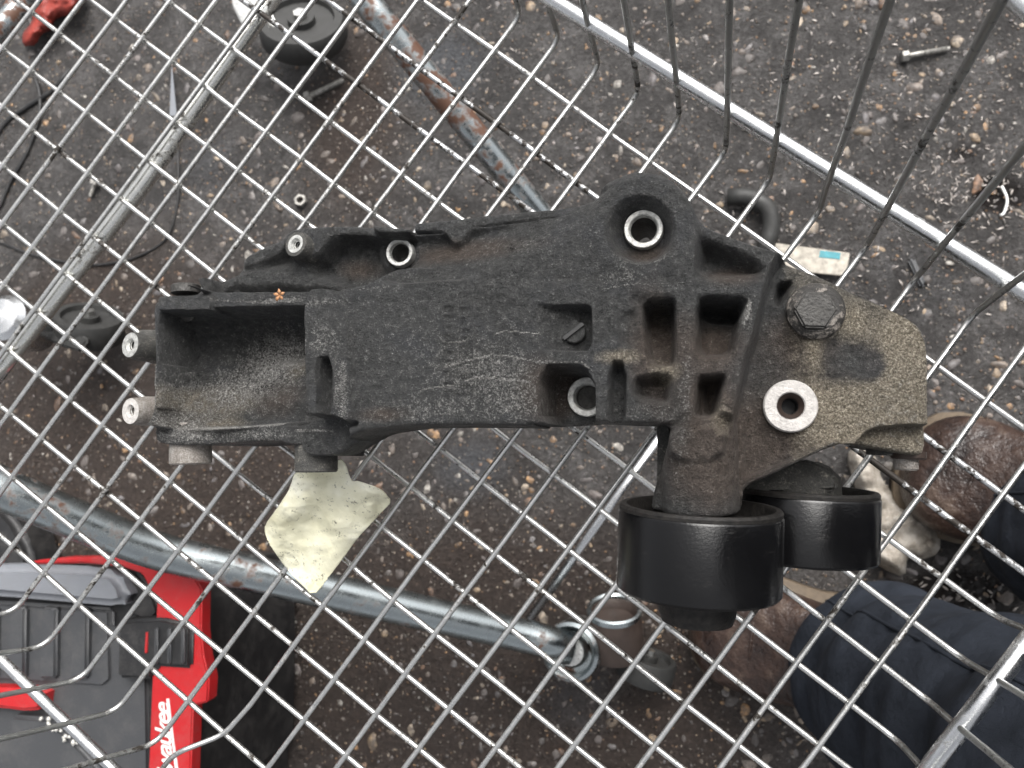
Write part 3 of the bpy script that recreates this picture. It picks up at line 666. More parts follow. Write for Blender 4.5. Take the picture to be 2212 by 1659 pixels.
for mask, A, B in ((cell & ~C[1:-1, :-2], c00, c10), (cell & ~C[2:, 1:-1], c10, c11), (cell & ~C[1:-1, 2:], c11, c01), (cell & ~C[:-2, 1:-1], c01, c00)):
    A, B = mp[A[mask]], mp[B[mask]]; side.append(np.stack([B, A, A+N1, B+N1], -1))
# wear zones: R bare grey metal showing, raised in the saddle to offset its shade, G brown dust, B tan corrosion
def bl(u, v, r, ry=None, z=BZ): return blob(BX, BY, u, v, z, r, ry)
bare = 1.7*bl(590, 765, 110, 60, .05)+1.3*bl(500, 850, 170, 60, .05)+.8*bl(738, 850, 22, 75)+.8*bl(700, 740, 45, 45)+.75*bl(1060, 800, 120, 60)+.8*bl(1115, 870, 70, 45)+.65*bl(920, 890, 130, 35)+.8*bl(1345, 600, 60, 20)+.55*bl(1480, 850, 25, 120)+.7*bl(1380, 890, 70, 25)+.5*bl(1460, 970, 30, 60)+1.4*bl(400, 930, 90, 40, .06)+1.0*bl(560, 940, 130, 22, .06)+.5*bl(870, 590, 60, 15)+1.0*bl(1614, 680, 16, 40)+1.1*bl(700, 655, 60, 8)+.45*bl(1110, 520, 200, 50)+.35*bl(950, 760, 250, 120)+.5*bl(1950, 900, 90, 70, .07)+.5*bl(1390, 560, 60, 18)+.9*bl(600, 650, 60, 8, .07)+.4*bl(1570, 600, 60, 25)
brown = .75*bl(1000, 548, 180, 32, .075)+.8*bl(1420, 760, 60, 120, .07)+.9*bl(1200, 850, 60, 60, .06)+.8*bl(1560, 1000, 150, 110)+.8*bl(1540, 740, 60, 60)+.7*bl(1530, 870, 40, 60)+.8*bl(1580, 590, 60, 30)+.6*bl(1390, 540, 60, 25)+.7*bl(600, 860, 90, 50, .05)+.7*bl(830, 895, 70, 22)+.75*bl(1750, 900, 150, 80, .07)+.6*bl(1720, 740, 90, 70, .07)+.6*bl(770, 580, 60, 30, .05)+.4*bl(1920, 720, 60, 60, .07)
tan = .85*bl(1965, 790, 50, 100, .07)+.60*bl(1880, 890, 120, 45, .07)+.4*bl(1790, 900, 70, 50, .07)+.4*bl(1830, 700, 40, 40, .07)+.35*bl(1756, 765, 16, 50, .07)+.5*bl(1340, 770, 60, 20)+.5*bl(1440, 805, 40, 30)+.95*bl(470, 865, 120, 36, .05)+.55*bl(640, 790, 40, 40, .05)+.5*bl(1950, 950, 60, 40, .06)+.45*bl(1560, 910, 30, 50)+.6*bl(440, 920, 120, 22, .06)+.3*bl(1420, 660, 40, 40)
tan += .30*sm((BX-at(1660, 800, .072)[0])/.01)+.25*bl(1960, 850, 90, 120, .07); tan -= .5*bl(1890, 795, 36, 34, .07)+.25*bl(1830, 770, 60, 60, .07)
def streak(pts, zz, wd, amt):
    """a scratch or a rubbed edge"""
    global bare
    P = [at(u, v, zz)[:2] for u, v in pts]; dmin = np.full(BX.shape, 9.)
    for (ax_, ay_), (bx, by) in zip(P, P[1:]):
        ex, ey = bx-ax_, by-ay_; t = np.clip(((BX-ax_)*ex+(BY-ay_)*ey)/(ex*ex+ey*ey), 0, 1); dmin = np.minimum(dmin, np.hypot(BX-ax_-t*ex, BY-ay_-t*ey))
    bare = bare+amt*np.clip(1.5-dmin/(wd*(CH-zz)/F), 0, 1)
for pts in SCR: streak(pts, BZ, 1.1, 2.2)
for pts, zz, wd, amt in (([(1300, 625), (1350, 617), (1480, 614)], BZ, 1.5, .9), ([(1745, 585), (1857, 636), (1930, 664), (1985, 700), (2003, 745)], .073, 3, 1.3), ([(750, 790), (752, 905)], BZ, 8, .5), ([(440, 926), (520, 924), (600, 918), (615, 915)], .062, 3, 1.6), ([(640, 930), (730, 932)], .065, 3, 1.4),
    ([(460, 648), (560, 652), (650, 648)], .070, 4, .7), ([(338, 785), (338, 880)], .0715, 2.5, 1.), ([(1620, 1050), (1700, 1010), (1800, 958)], .0735, 3, 1.), ([(1603, 700), (1618, 660)], BZ, 5, 1.0), ([(735, 628), (850, 620)], BZ, 3, .5), ([(1320, 545), (1345, 568), (1390, 575), (1435, 562)], .088, 2.5, .8), ([(1160, 783), (1255, 781), (1280, 800)], BZ, 2.5, .8)):
    streak(pts, zz, wd, amt)
zn = np.stack([bare[used], brown[used], tan[used]], -1)
co = np.r_[coT, coB]; zn = np.r_[zn, zn*.4]

a = NT('greasy_cast_alloy'); z = a.attr('zones')
nb = a.noise(55, 5, .65); nm = a.noise(330, 6, .75); nf = a.noise(1200, 4, .75); ng = a.noise(2600, 2, .6)
grime = a.ramp(nm, [(.30, (.021, .0213, .0215)), (.5, (.052, .0525, .052)), (.68, (.105, .105, .103))])
grime = a.mix(a.ramp(nb, [(.5, 0.), (.7, .55)]), grime, (.040, .043, .050))
bro = a.ramp(nm, [(.3, (.032, .023, .018)), (.6, (.100, .078, .064)), (.8, (.19, .15, .12))])
c = a.mix(a.ramp(a.math('ADD', z[1], a.math('MULTIPLY', nb, .7)), [(.55, 0.), (1.15, .85)]), grime, bro)
ta = a.ramp(nf, [(.25, (.085, .070, .050)), (.5, (.230, .198, .148)), (.7, (.44, .40, .33))])
c = a.mix(a.ramp(a.math('ADD', z[2], a.math('MULTIPLY', a.math('ADD', nb, nm), .42)), [(.62, 0.), (1.1, .92)]), c, ta)
spk = a.math('ADD', a.math('MULTIPLY', nf, .55), a.math('MULTIPLY', nm, .45))
spk = a.math('ADD', spk, a.math('MULTIPLY', a.math('ADD', z[0], a.math('MULTIPLY', nb, .6)), .125))
spm = a.ramp(spk, [(.62, 0.), (.74, .8)])
grey = a.ramp(nf, [(.3, (.06, .06, .058)), (.7, (.20, .197, .19))])
c = a.mix(a.math('MULTIPLY', a.ramp(a.math('ADD', a.math('MULTIPLY', z[0], .5), a.math('MULTIPLY', nm, .6)), [(.50, 0.), (1.05, 1.)]), .6), c, grey)
c = a.mix(spm, c, a.ramp(ng, [(.3, (.15, .148, .142)), (.7, (.44, .43, .41))]))
gx_ = a.n('ShaderNodeMix', data_type='RGBA', blend_type='MULTIPLY'); gx_.inputs[0].default_value = 1.; a.l(c, gx_.inputs[6]); a.l(a.ramp(a.math('ADD', a.math('MULTIPLY', nf, .6), a.math('MULTIPLY', ng, .4)), [(.36, (.42, .42, .42)), (.52, (1., 1., 1.)), (.66, (1.9, 1.9, 1.9))]), gx_.inputs[7]); c = gx_.outputs[2]
a.set(col=c, rough=a.ramp(a.math('ADD', a.math('MULTIPLY', nf, .5), a.math('MULTIPLY', nb, .5)), [(.38, .26), (.6, .66)]), spec=.5, metal=a.math('MULTIPLY', spm, .3),
      norm=a.bump(a.math('ADD', a.math('MULTIPLY', nm, .8), a.math('ADD', nf, a.math('MULTIPLY', spm, .4))), .0022, 1.))
MT['cast'] = a.m
a = NT('grimy_boss'); n1 = a.noise(300, 5, .7); n2 = a.noise(1300, 4, .7)
a.set(col=a.ramp(a.math('ADD', a.math('MULTIPLY', n1, .5), a.math('MULTIPLY', n2, .5)), [(.35, (.025, .025, .025)), (.55, (.07, .068, .062)), (.68, (.3, .28, .24))]), rough=.6, norm=a.bump(n2, .0008)); MT['cast2'] = a.m
a = NT('pitted_grey_casting'); n1 = a.noise(200, 5, .7); n2 = a.noise(1500, 4, .7)
a.set(col=a.ramp(a.math('ADD', a.math('MULTIPLY', n1, .45), a.math('MULTIPLY', n2, .55)), [(.33, (.10, .08, .07)), (.5, (.27, .245, .22)), (.66, (.46, .44, .42))]), rough=.55, metal=.2, norm=a.bump(n2, .0009)); MT['cast3'] = a.m
cast = big_mesh('casting', co, np.r_[top, bot, np.concatenate(side)], MT['cast'], col=zn)
cast.location = -BR.location; cast.parent = BR
cast.data.attributes.active_color_index = 0
def ring(name, u, v, z0, ro, ri, h, mat, tilt=(0, 0, 1), deep=.02, parent=BR, n=48):
    """bush or machined boss with an open bore"""
    c = V(u, v, z0)
    return lathe(name, c, tilt, [(ri*.96, -deep), (ri*.96, -.0012), (ri, -.001), (ri*1.03, 0), (ri*1.12, .0004), (ro*.95, .0004), (ro, -.0004), (ro, -h)], mat, parent, n, ang=25)
r = ring('bush', 1390, 494.5, .0805, .0074, .0051, .006, MT['alu'])
lathe('bore', V(1390, 494.5, .0805), (0, 0, 1), [(.00484, -.0022), (.0047, -.0026), (.0047, -.03)], MT['bolt'], r, 40)
r = ring('bush', 863, 545, .0555, .0062, .0042, .01, MT['alu'])
lathe('bore', V(863, 545, .0555), (0, 0, 1), [(.0040, -.0016), (.0039, -.0020), (.0039, -.02)], MT['bolt'], r, 40)
r = ring('bush', 1268, 857, .0620, .0079, .0050, .008, MT['alu'])
lathe('bore_floor', V(1268, 857, .0620), (0, 0, 1), [(.0049, -.006), (.0046, -.0055), (0, -.0055)], MT['bolt'], r, 32)
a = ring('machined_boss', 1707.9, 877, .0765, .0094, .0046, .012, MT['alu_dull']); a['label'] = 'pale corroded machined boss on the brown plate'
lathe('countersink', V(1707.9, 877, .0768), (0, 0, 1), [(.0046, .0000), (.0042, -.0006), (.0031, -.0018), (.0029, -.0024)], MT['rust'], a, 32)
lathe('bore', V(1707.9, 877, .0768), (0, 0, 1), [(.0029, -.0024), (.0028, -.0100), (0, -.0101)], MT['hole'], a, 32)
# bosses with threaded bores
def boss(u, v, z0, r, bore, tilt, hgt, bright, fr=.88):
    b = lathe('threaded_boss', V(u, v, z0), tilt, [(r*1.12, -hgt), (r*1.04, -.003), (r, -.0006), (r*.97, 0), (bore*1.35, .0), (bore*1.02, -.0012), (bore, -.010), (0, -.010)], MT['cast2'] if v < 800 else MT['cast3'], BR, 40)
    rr = [(r*.985, .00012), (bore*1.42, .0001), (bore*1.02, -.0012)]
    lathe('machined_face', V(u, v, z0), tilt, [(r*fr, .0002), (bore*1.4, .0002), (bore*1.03, -.0011)], bright, b, 40)
    th = []
    for k in range(90):
        t = k/90*5; h = -.0012-.0015*t
        th.append((t, h))
    ax_ = Vector(tilt).normalized(); u_ = ax_.orthogonal().normalized(); s_ = ax_.cross(u_); c = V(u, v, z0)
    tube('thread', [c+ax_*h+(u_*math.cos(t*6.283)+s_*math.sin(t*6.283))*bore*.97 for t, h in th], .00028, MT['alu'], b, 5)
    return b
boss(638.5, 527, .0655, .0056, .0019, (-.22, .12, 1), .010, MT['alu'], .72)
boss(282, 745, .064, .0060, .0021, (-.30, .06, 1), .030, MT['alu'], .93)
boss(282.5, 888, .062, .0060, .0021, (-.30, -.02, 1), .030, MT['alu_dull'], .96)
for (u, v, zz) in ((300, 744, .054), (302, 888, .052)):
    A = V(u, v, zz); tube('boss_web', [A, V(350, v, zz-.006)], .0068, MT['cast2'] if v < 800 else MT['cast3'], BR, 16)
# side boss and dark port that point down the picture
def side_cyl(name, u0, v0, u1, v1, zz, rad, mat, bev=.0006, prof=None, parent=BR, bore=None):
    A, B = V(u0, v0, zz), V(u1, v1, zz); d = (B-A); L = d.length
    pr = prof or [(0, 0), (rad, 0), (rad, L-bev), (rad-bev, L)] + ([(bore, L), (bore*.95, L-.006), (0, L-.006)] if bore else [(0, L)])
    return lathe(name, A, d, pr, mat, parent, 48)
side_cyl('pitted_side_boss', 412, 915, 412, 1003, .050, .0092, MT['cast3'], bore=.004)
side_cyl('sensor_port', 684, 935, 683, 1020, .056, .0091, MT['cast2'], bore=.006)
# low round plug on the top edge of the block
pl = side_cyl('round_plug', 402, 634, 402, 616, .068, .0063, MT['bolt'])
lathe('plug_end', V(400, 672, .058), (0, -.35, 1), [(0, -.004), (.005, -.004), (.005, 0), (.0042, .0006), (0, .0006)], MT['bolt'], BR, 32)
# slotted plug
c = V(1239, 716, .083)
bm = bmesh.new(); bmesh.ops.create_cone(bm, segments=40, radius1=.0043, radius2=.0043, depth=.006, cap_ends=True)
for v_ in bm.verts: v_.co += c + Vector((0, 0, -.003))
bmesh.ops.bevel(bm, geom=bm.edges[:], offset=.0004, segments=2, affect='EDGES', clamp_overlap=True)
sp_ = sharp(bm_obj('slotted_plug', bm, MT['cast'], BR), 40)
sa = math.atan2(-(698-738), 1258-1218)
bm = bmesh.new(); bmesh.ops.create_cube(bm, size=1, matrix=Matrix.Translation(c+Vector((0, 0, .0003))) @ Matrix.Rotation(sa-.15, 4, 'Z') @ Matrix.Diagonal((.0092, .0013, .0012, 1)))
bm_obj('driver_slot', bm, MT['hole'], sp_, False)
# flanged hexagon bolt on the plate
a = NT('chipped_black_paint'); n1 = a.noise(190, 5, .7); n2 = a.noise(1200, 4, .7)
k_ = a.ramp(a.math('ADD', a.math('MULTIPLY', n1, .7), a.math('MULTIPLY', n2, .3)), [(.50, 0.), (.60, 1.)])
a.set(col=a.mix(k_, (.030, .028, .026), (.30, .27, .24)), rough=.5, norm=a.bump(n2, .0006)); MT['chipped'] = a.m
c = V(1762, 669, .0803)
fb = lathe('hexagon_bolt', V(1763, 671, .0765), (0, 0, 1), [(0, -.004), (.0099, -.004), (.0102, -.001), (.0098, .0002), (.0088, .0010), (.0078, .0020), (0, .0022)], MT['chipped'], BR, 56)
bm = bmesh.new(); bmesh.ops.create_cone(bm, segments=6, radius1=.0078, radius2=.0074, depth=.0055, cap_ends=True, matrix=Matrix.Translation(c-Vector((0, 0, .0022))) @ Matrix.Rotation(.45, 4, 'Z'))
bmesh.ops.bevel(bm, geom=bm.edges[:], offset=.0007, segments=3, affect='EDGES', clamp_overlap=True)
sharp(bm_obj('bolt_head', bm, MT['bolt'], fb), 40)
# bolt under the lower right corner
sb = side_cyl('clamp_bolt', 1962, 975, 1962, 992, .052, .0062, MT['rust'])
side_cyl('bolt_tip', 1957, 990, 1957, 1016, .052, .0043, MT['cast3'], parent=sb)
side_cyl('corner_lug', 1922, 950, 1922, 984, .046, .0085, MT['cast2'])
# thin bracket leg glimpsed beside the arm
prism('rear_leg', [(1416, 900), (1450, 900), (1450, 950), (1434, 1040), (1418, 1060), (1420, 960)], .030, .056, MT['cast2'], BR, .001)

# pulleys
a = NT('glossy_black_pulley'); n1 = a.noise(900, 4, .7); n2 = a.noise(70, 3)
a.set(col=a.ramp(n1, [(.66, (.0035, .0035, .004)), (.74, (.02, .019, .018))]), rough=a.ramp(n2, [(.35, .13), (.7, .22)]), spec=.38, norm=a.bump(n1, .00012, .7))
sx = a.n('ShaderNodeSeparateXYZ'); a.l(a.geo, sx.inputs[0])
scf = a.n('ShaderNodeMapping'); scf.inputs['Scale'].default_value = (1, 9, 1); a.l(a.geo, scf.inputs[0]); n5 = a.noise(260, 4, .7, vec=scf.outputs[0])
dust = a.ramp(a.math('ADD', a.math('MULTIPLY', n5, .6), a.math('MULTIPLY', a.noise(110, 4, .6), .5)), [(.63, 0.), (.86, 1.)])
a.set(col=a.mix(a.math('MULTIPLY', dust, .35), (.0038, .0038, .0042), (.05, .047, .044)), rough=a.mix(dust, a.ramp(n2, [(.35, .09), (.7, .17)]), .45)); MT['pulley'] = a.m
a = NT('dusty_black_rim'); a.set(col=a.ramp(a.noise(400, 4), [(.3, (.008, .0075, .0075)), (.7, (.024, .022, .020))]), rough=.5, spec=.25, norm=a.bump(a.noise(900, 4), .0003)); MT['rim'] = a.m
def pulley(A, B, R, hubr, hubl, label):
    d = (B-A); L = d.length; up = Vector((0, 0, 1))
    b = .0011
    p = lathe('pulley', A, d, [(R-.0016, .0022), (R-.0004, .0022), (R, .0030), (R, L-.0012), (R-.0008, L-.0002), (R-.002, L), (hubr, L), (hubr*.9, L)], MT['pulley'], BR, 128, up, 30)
    p['label'] = label
    lathe('rim', A, d, [(R-.0045, .012), (R-.0034, .001), (R-.0028, 0), (R-.0010, 0), (R-.0003, .0009), (R-.0004, .0021)], MT['rim'], p, 128, up, 40)
    lathe('web', A, d, [(R-.0045, .012), (R*.72, .008), (R*.62, .0045), (R*.3, .0045), (0, .0045)], MT['rim'], p, 96, up, 40)
    if hubl: lathe('hub', A, d, [(hubr*1.06, L-.001), (hubr, L+.001), (hubr*.98, L+hubl*.7), (hubr*.9, L+hubl), (0, L+hubl)], MT['rim'], p, 72, up, 30)
    return p
kp = .309
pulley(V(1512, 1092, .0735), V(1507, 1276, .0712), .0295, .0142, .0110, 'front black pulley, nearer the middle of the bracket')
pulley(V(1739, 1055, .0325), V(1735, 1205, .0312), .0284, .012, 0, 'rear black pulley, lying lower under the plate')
# sooty boss of the rear pulley
bm = bmesh.new()
vs, fs = lathe_geo(V(1722, 1000, .032), Vector((0, -1, .05)), [(0, 0), (.010, .0), (.0135, .002), (.016, .006), (.0165, .016), (0, .017)], 40)
sb2 = mk('sooty_boss', vs, fs, MT['cast2'], BR)
for v_ in sb2.data.vertices: v_.co += Vector((1, 1, 1))*.0012*mnoise.noise(v_.co*170)
prism('sooty_arm', [(1600, 1045), (1660, 1015), (1735, 990), (1768, 1000), (1800, 1022), (1812, 1036), (1808, 1062), (1610, 1070)], .028, .048, MT['cast2'], BR, .002)

# ------------------------------------------------------------------ cream scrap hanging from the port
def sheet(name, outline, zf, mat, step=3.0, thick=.0004, crease=.002, cs=60, parent=None, seed=0):
    """thin crumpled sheet; zf(u, v) gives the height at which it lies"""
    O = smooth_poly(np.array(outline, float), 1)
    us = np.arange(O[:, 0].min()-step, O[:, 0].max()+step*2, step); vs_ = np.arange(O[:, 1].min()-step, O[:, 1].max()+step*2, step)
    U, W = np.meshgrid(us, vs_, indexing='ij'); d = sdf(U, W, O); g1, g2 = np.gradient(d, step); nn = np.maximum(np.hypot(g1, g2), 1e-6)
    ins = d < 0; cell = ins[:-1, :-1] | ins[1:, :-1] | ins[1:, 1:] | ins[:-1, 1:]
    s_ = np.where(d > 0, d, 0); U2 = U-g1/nn*s_; W2 = W-g2/nn*s_
    n1 = vnoise(U, W, 1/cs, seed, 1); n2 = vnoise(U, W, 2.3/cs, seed+1, 2)
    cr = np.abs(n1)*1.6+np.abs(n2)*.7
    ids = -np.ones(U.shape, int); vs = []; fs = []
    for i in range(U.shape[0]-1):
        for j in range(U.shape[1]-1):
            if not cell[i, j]: continue
            q = []
            for (p, r) in ((i, j), (i+1, j), (i+1, j+1), (i, j+1)):
                if ids[p, r] < 0:
                    ids[p, r] = len(vs); vs.append(at(U2[p, r], W2[p, r], zf(U2[p, r], W2[p, r])+crease*(cr[p, r]*2)))
                q.append(int(ids[p, r]))
            fs.append(q[::-1])
    o = mk(name, vs, fs, mat, parent); m_ = o.modifiers.new('thick', 'SOLIDIFY'); m_.thickness = thick; m_.offset = -1
    return o
a = NT('cream_film'); n1 = a.noise(240, 5, .75); n2 = a.noise(900, 4, .7); n3 = a.noise(40, 4)
c = a.ramp(n3, [(.3, (.50, .48, .32)), (.55, (.74, .72, .55)), (.7, (.86, .85, .72))])
c = a.mix(a.ramp(a.math('ADD', a.math('MULTIPLY', n1, .6), a.math('MULTIPLY', n2, .4)), [(.56, 0.), (.62, .8)]), c, (.06, .055, .04))
wv = a.n('ShaderNodeTexVoronoi'); wv.feature = 'F1'; wv.inputs['Scale'].default_value = 52; a.l(a.geo, wv.inputs['Vector']); cr_ = a.math('ADD', wv.outputs['Distance'], a.math('MULTIPLY', a.noise(160, 3), .25))
a.set(col=c, rough=.30, spec=.5, norm=a.bump(cr_, .0035)); MT['film'] = a.m
Z8 = [(415, 400), (380, 500), (345, 600), (230, 770), (105, 940), (110, 1030), (180, 1170), (320, 1370), (450, 1510), (600, 1650), (720, 1500), (900, 1270), (1030, 1080), (1210, 890), (1290, 800), (1390, 705), (1300, 600), (1230, 560), (1110, 520), (1040, 490), (985, 500), (950, 440), (925, 340), (870, 270), (840, 300), (640, 380)]
Z8 = [(548.6+.215*x, 932.6+.215*y) for x, y in Z8]
def zs(u, v):
    t = min(max((v-1010)/240, 0), 1); return .030*(1-t)**1.3+.004+.0045*math.sin((u+v*.6)/48.)**2
sc_ = sheet('film_scrap', Z8, zs, MT['film'], 3.2, .00035, .0022, 80, seed=5)
tag(sc_, 'crumpled cream plastic scrap with black specks tucked under the dark port', 'scrap')

# little dry flower head on the casting
lf = empty('dry_flower', V(603, 640, .0745), 'tiny dry brown star shaped flower stuck on the block edge', 'flower')
MT['leaf'] = m_plain('dry_leaf', (.30, .15, .07), .6, var=.4)
for k in range(5):
    an = k*1.25+.4; c = V(605, 638, .0755); dv = Vector((math.cos(an), math.sin(an), .35)); sd_ = Vector((-math.sin(an), math.cos(an), 0))
    mk('petal', [c, c+dv*.0016+sd_*.0008, c+dv*.0028+Vector((0, 0, -.0003)), c+dv*.0016-sd_*.0008], [(0, 1, 2, 3)], MT['leaf'], lf).modifiers.new('t', 'SOLIDIFY').thickness = .00025
tube('stalk', [V(604, 640, .075), V(598, 650, .0742)], .0004, MT['leaf'], lf, 6)

# ------------------------------------------------------------------ tool case on the ground, lower left
MT['red'] = m_plain('red_plastic', (.42, .010, .013), .42, nscale=30, var=.12, bump=.00005)
MT['grey'] = m_plain('light_grey_plastic', (.19, .20, .22), .45, nscale=20, var=.1, bump=.00005)
MT['dgrey'] = m_plain('dark_grey_plastic', (.060, .063, .070), .45, nscale=40, var=.15, bump=.00005)
MT['black'] = m_plain('black_plastic', (.012, .012, .013), .45, nscale=60, bump=.00005)
MT['white'] = m_plain('white_print', (.8, .8, .78), .5, var=.05)
CZ = -.215
def dusty(name, col, rough):
    """moulded plastic with workshop dust and scuffs"""
    a = NT(name); n1 = a.noise(35, 5, .7); n2 = a.noise(600, 4, .8); mp_ = a.n('ShaderNodeMapping'); mp_.inputs['Rotation'].default_value = (0, 0, .5); mp_.inputs['Scale'].default_value = (1, 14, 1); a.l(a.geo, mp_.inputs[0])
    sc1 = a.ramp(a.noise(120, 3, .8, vec=mp_.outputs[0]), [(.66, 0.), (.70, .5)]); du = a.ramp(a.math('ADD', a.math('MULTIPLY', n1, .6), a.math('MULTIPLY', n2, .4)), [(.48, 0.), (.72, .35)])
    c = a.mix(du, col, (.16, .15, .14)); c = a.mix(sc1, c, tuple(min(1, x*1.6+.06) for x in col))
    a.set(col=c, rough=a.mix(du, rough, .8), norm=a.bump(n2, .0002)); return a.m
for k_, c_, r_ in (('red', (.42, .010, .013), .42), ('grey', (.19, .20, .22), .42), ('dgrey', (.050, .052, .056), .45), ('black', (.012, .012, .013), .5)): MT[k_] = dusty(k_+'_plastic_dusty', c_, r_)
def G(*p): return [Q('g', x, y) for x, y in p]
TC = empty('tool_case', V(150, 1500, GZ), 'red, grey and black power tool case under the lower left of the trolley', 'tool case')
prism('lower_shell', G((-250, 620), (690, 700), (740, 760), (930, 830), (945, 1700), (930, 2000), (-250, 2000)), CZ-.03, CZ-.012, MT['dgrey'], TC, .006)
prism('case_body', G((-250, 470), (700, 450), (1100, 480), (1180, 620), (1190, 1100), (1160, 2000), (-250, 2000)), GZ+.004, CZ-.016, MT['black'], TC, .006)
prism('lid', G((-250, 410), (0, 398), (250, 395), (560, 412), (700, 440), (760, 520), (790, 640), (700, 662), (0, 600), (-250, 590)), CZ-.02, CZ+.004, MT['grey'], TC, .008)
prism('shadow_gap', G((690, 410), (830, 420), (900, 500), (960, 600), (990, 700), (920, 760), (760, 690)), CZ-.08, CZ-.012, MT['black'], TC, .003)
rp = prism('ribbed_panel', G((-250, 615), (0, 622), (690, 665), (700, 1120), (640, 1170), (0, 1130), (-250, 1130)), CZ-.03, CZ-.009, MT['dgrey'], TC, .004)
for x in (-120, 60, 255, 450): prism('rib', G((x, 655+x*.02), (x+95, 660+x*.02), (x+88, 1105), (x-20, 1105)), CZ-.012, CZ-.0035, MT['dgrey'], rp, .002)
prism('red_frame', G((190, 372), (400, 350), (640, 345), (900, 352), (1130, 372), (1180, 430), (1255, 545), (1250, 800), (1265, 960), (1300, 1105), (1290, 1250), (1200, 1272), (1185, 1700), (1180, 2000), (900, 2000), (925, 1600), (945, 1090), (960, 1030), (985, 900), (965, 780), (975, 620), (940, 560), (880, 450), (760, 408), (520, 385), (190, 392)), CZ-.014, CZ+.0, MT['red'], TC, .004)
lt = prism('latch', G((735, 745), (1000, 725), (1195, 770), (1185, 1045), (960, 1030), (940, 1110), (720, 1105)), CZ-.02, CZ+.004, MT['black'], TC, .003)
for x in (955, 1035, 1120): prism('latch_rib', G((x, 790), (x+22, 790), (x+22, 1015), (x, 1015)), CZ, CZ+.0075, MT['dgrey'], lt, .0012)
prism('latch_mark', G((905, 815), (918, 815), (914, 945), (898, 945)), CZ, CZ+.0052, MT['red'], lt, .0004)
prism('red_corner', G((-250, 1155), (60, 1165), (265, 1180), (245, 1300), (150, 1310), (0, 1290), (-250, 1280)), CZ-.05, CZ+.002, MT['red'], TC, .003)
prism('battery_block', G((60, 1335), (300, 1350), (520, 1560), (640, 1700), (650, 2000), (40, 2000)), CZ-.04, CZ-.002, MT['dgrey'], TC, .003)
prism('side_foot', G((1205, 1275), (1300, 1262), (1460, 1200), (1440, 1400), (1420, 2000), (1190, 2000)), GZ+.003, CZ-.09, MT['black'], TC, .004)
cu = bpy.data.curves.new('lettering', 'FONT'); cu.body = 'Milwaukee'; cu.size = .0195; cu.shear = .32; cu.extrude = .0002; cu.offset = .00022; cu.space_character = .86
tmp = bpy.data.objects.new('tmp', cu); COL.objects.link(tmp)
dg = bpy.context.evaluated_depsgraph_get(); me = bpy.data.meshes.new_from_object(tmp.evaluated_get(dg)); bpy.data.objects.remove(tmp)
me.materials.clear(); me.materials.append(MT['white']); xs = [v.co.x for v in me.vertices]; Lt = max(xs)
e1 = V(*Q('g', 1052, 1245), CZ); e0 = V(*Q('g', 1078, 1700), CZ); dr_ = (e1-e0).normalized()
lo = bpy.data.objects.new('lettering', me); COL.objects.link(lo); lo.parent = TC
lo.matrix_local = Matrix.Translation(e1-dr_*Lt-TC.location+Vector((0, 0, .0006))) @ Matrix.Rotation(math.atan2(dr_.y, dr_.x), 4, 'Z')
prism('underline', G((1035, 1230), (1050, 1228), (1082, 1500), (1112, 1700), (1092, 1700), (1070, 1500)), CZ, CZ+.0007, MT['white'], TC, 0)
its = []
for k in range(18):
    t = rng.random(); u, v = Q('g', 255+t*215+rng.normal(0, 12), 1330+t*180+rng.normal(0, 12)); p = at(u, v, CZ); s = rng.uniform(.001, .0022)
    its.append((p[0], p[1], CZ, s*rng.uniform(.8, 1.2), s*.8, s*.7, rng.uniform(0, 6), np.array([.6, .59, .55])))
scatter('foam_crumbs', its, MT['swarf'], label='white foam crumbs on the tool case')

# ------------------------------------------------------------------ the person standing at the lower right
PE = empty('person', Vector((.30, -.1, GZ)), 'person in navy work trousers and brown leather boots standing at the lower right', 'person')
a = NT('navy_cloth'); n1 = a.noise(45, 5, .6); n2 = a.noise(2200, 2)
a.set(col=a.ramp(n1, [(.3, (.010, .013, .019)), (.7, (.024, .029, .040))]), rough=.8, spec=.25, norm=a.bump(a.math('ADD', a.math('MULTIPLY', n2, .15), n1), .0035)); MT['navy'] = a.m
a = NT('brown_leather'); n1 = a.noise(35, 5, .65); n2 = a.noise(500, 4)
a.set(col=a.ramp(n1, [(.35, (.012, .007, .006)), (.55, (.040, .023, .017)), (.75, (.12, .085, .065))]), rough=a.ramp(n1, [(.3, .24), (.7, .42)]), spec=.5, norm=a.bump(a.math('ADD', a.math('MULTIPLY', n2, .4), a.math('MULTIPLY', n1, 5)), .0012)); MT['leather'] = a.m
MT['sole'] = m_plain('boot_sole', (.10, .075, .05), .6)
def limb(pts):
    """grid of rings with folds; pts: (x, y, z, rx, ry)"""
    P = []
    for (a0, a1) in zip(pts, pts[1:]):
        n = max(2, int(abs(a1[2]-a0[2])/.006))
        for k in range(n): P.append([a0[i]+(a1[i]-a0[i])*(k/n) for i in range(5)])
    P.append(list(pts[-1])); n = 72; vs, fs = [], []
    for r_, p in enumerate(P):
        for k in range(n):
            t = 2*math.pi*k/n; q = Vector((p[0]+math.cos(t)*p[3], p[1]+math.sin(t)*p[4], p[2]))
            f = .011*mnoise.noise(Vector((q.x*9, q.y*9, q.z*26))+Vector((3, 1, 0)))+.006*abs(mnoise.noise(Vector((q.x*22+q.z*18, q.y*20, q.z*38))))
            vs.append(q+Vector((math.cos(t), math.sin(t), .2))*f)
    for i in range(len(P)-1):
        for k in range(n): fs.append([i*n+k, i*n+(k+1) % n, (i+1)*n+(k+1) % n, (i+1)*n+k])
    fs.append(list(range(n))[::-1]); fs.append([(len(P)-1)*n+k for k in range(n)]); return vs, fs
hip = (.40, -.02)
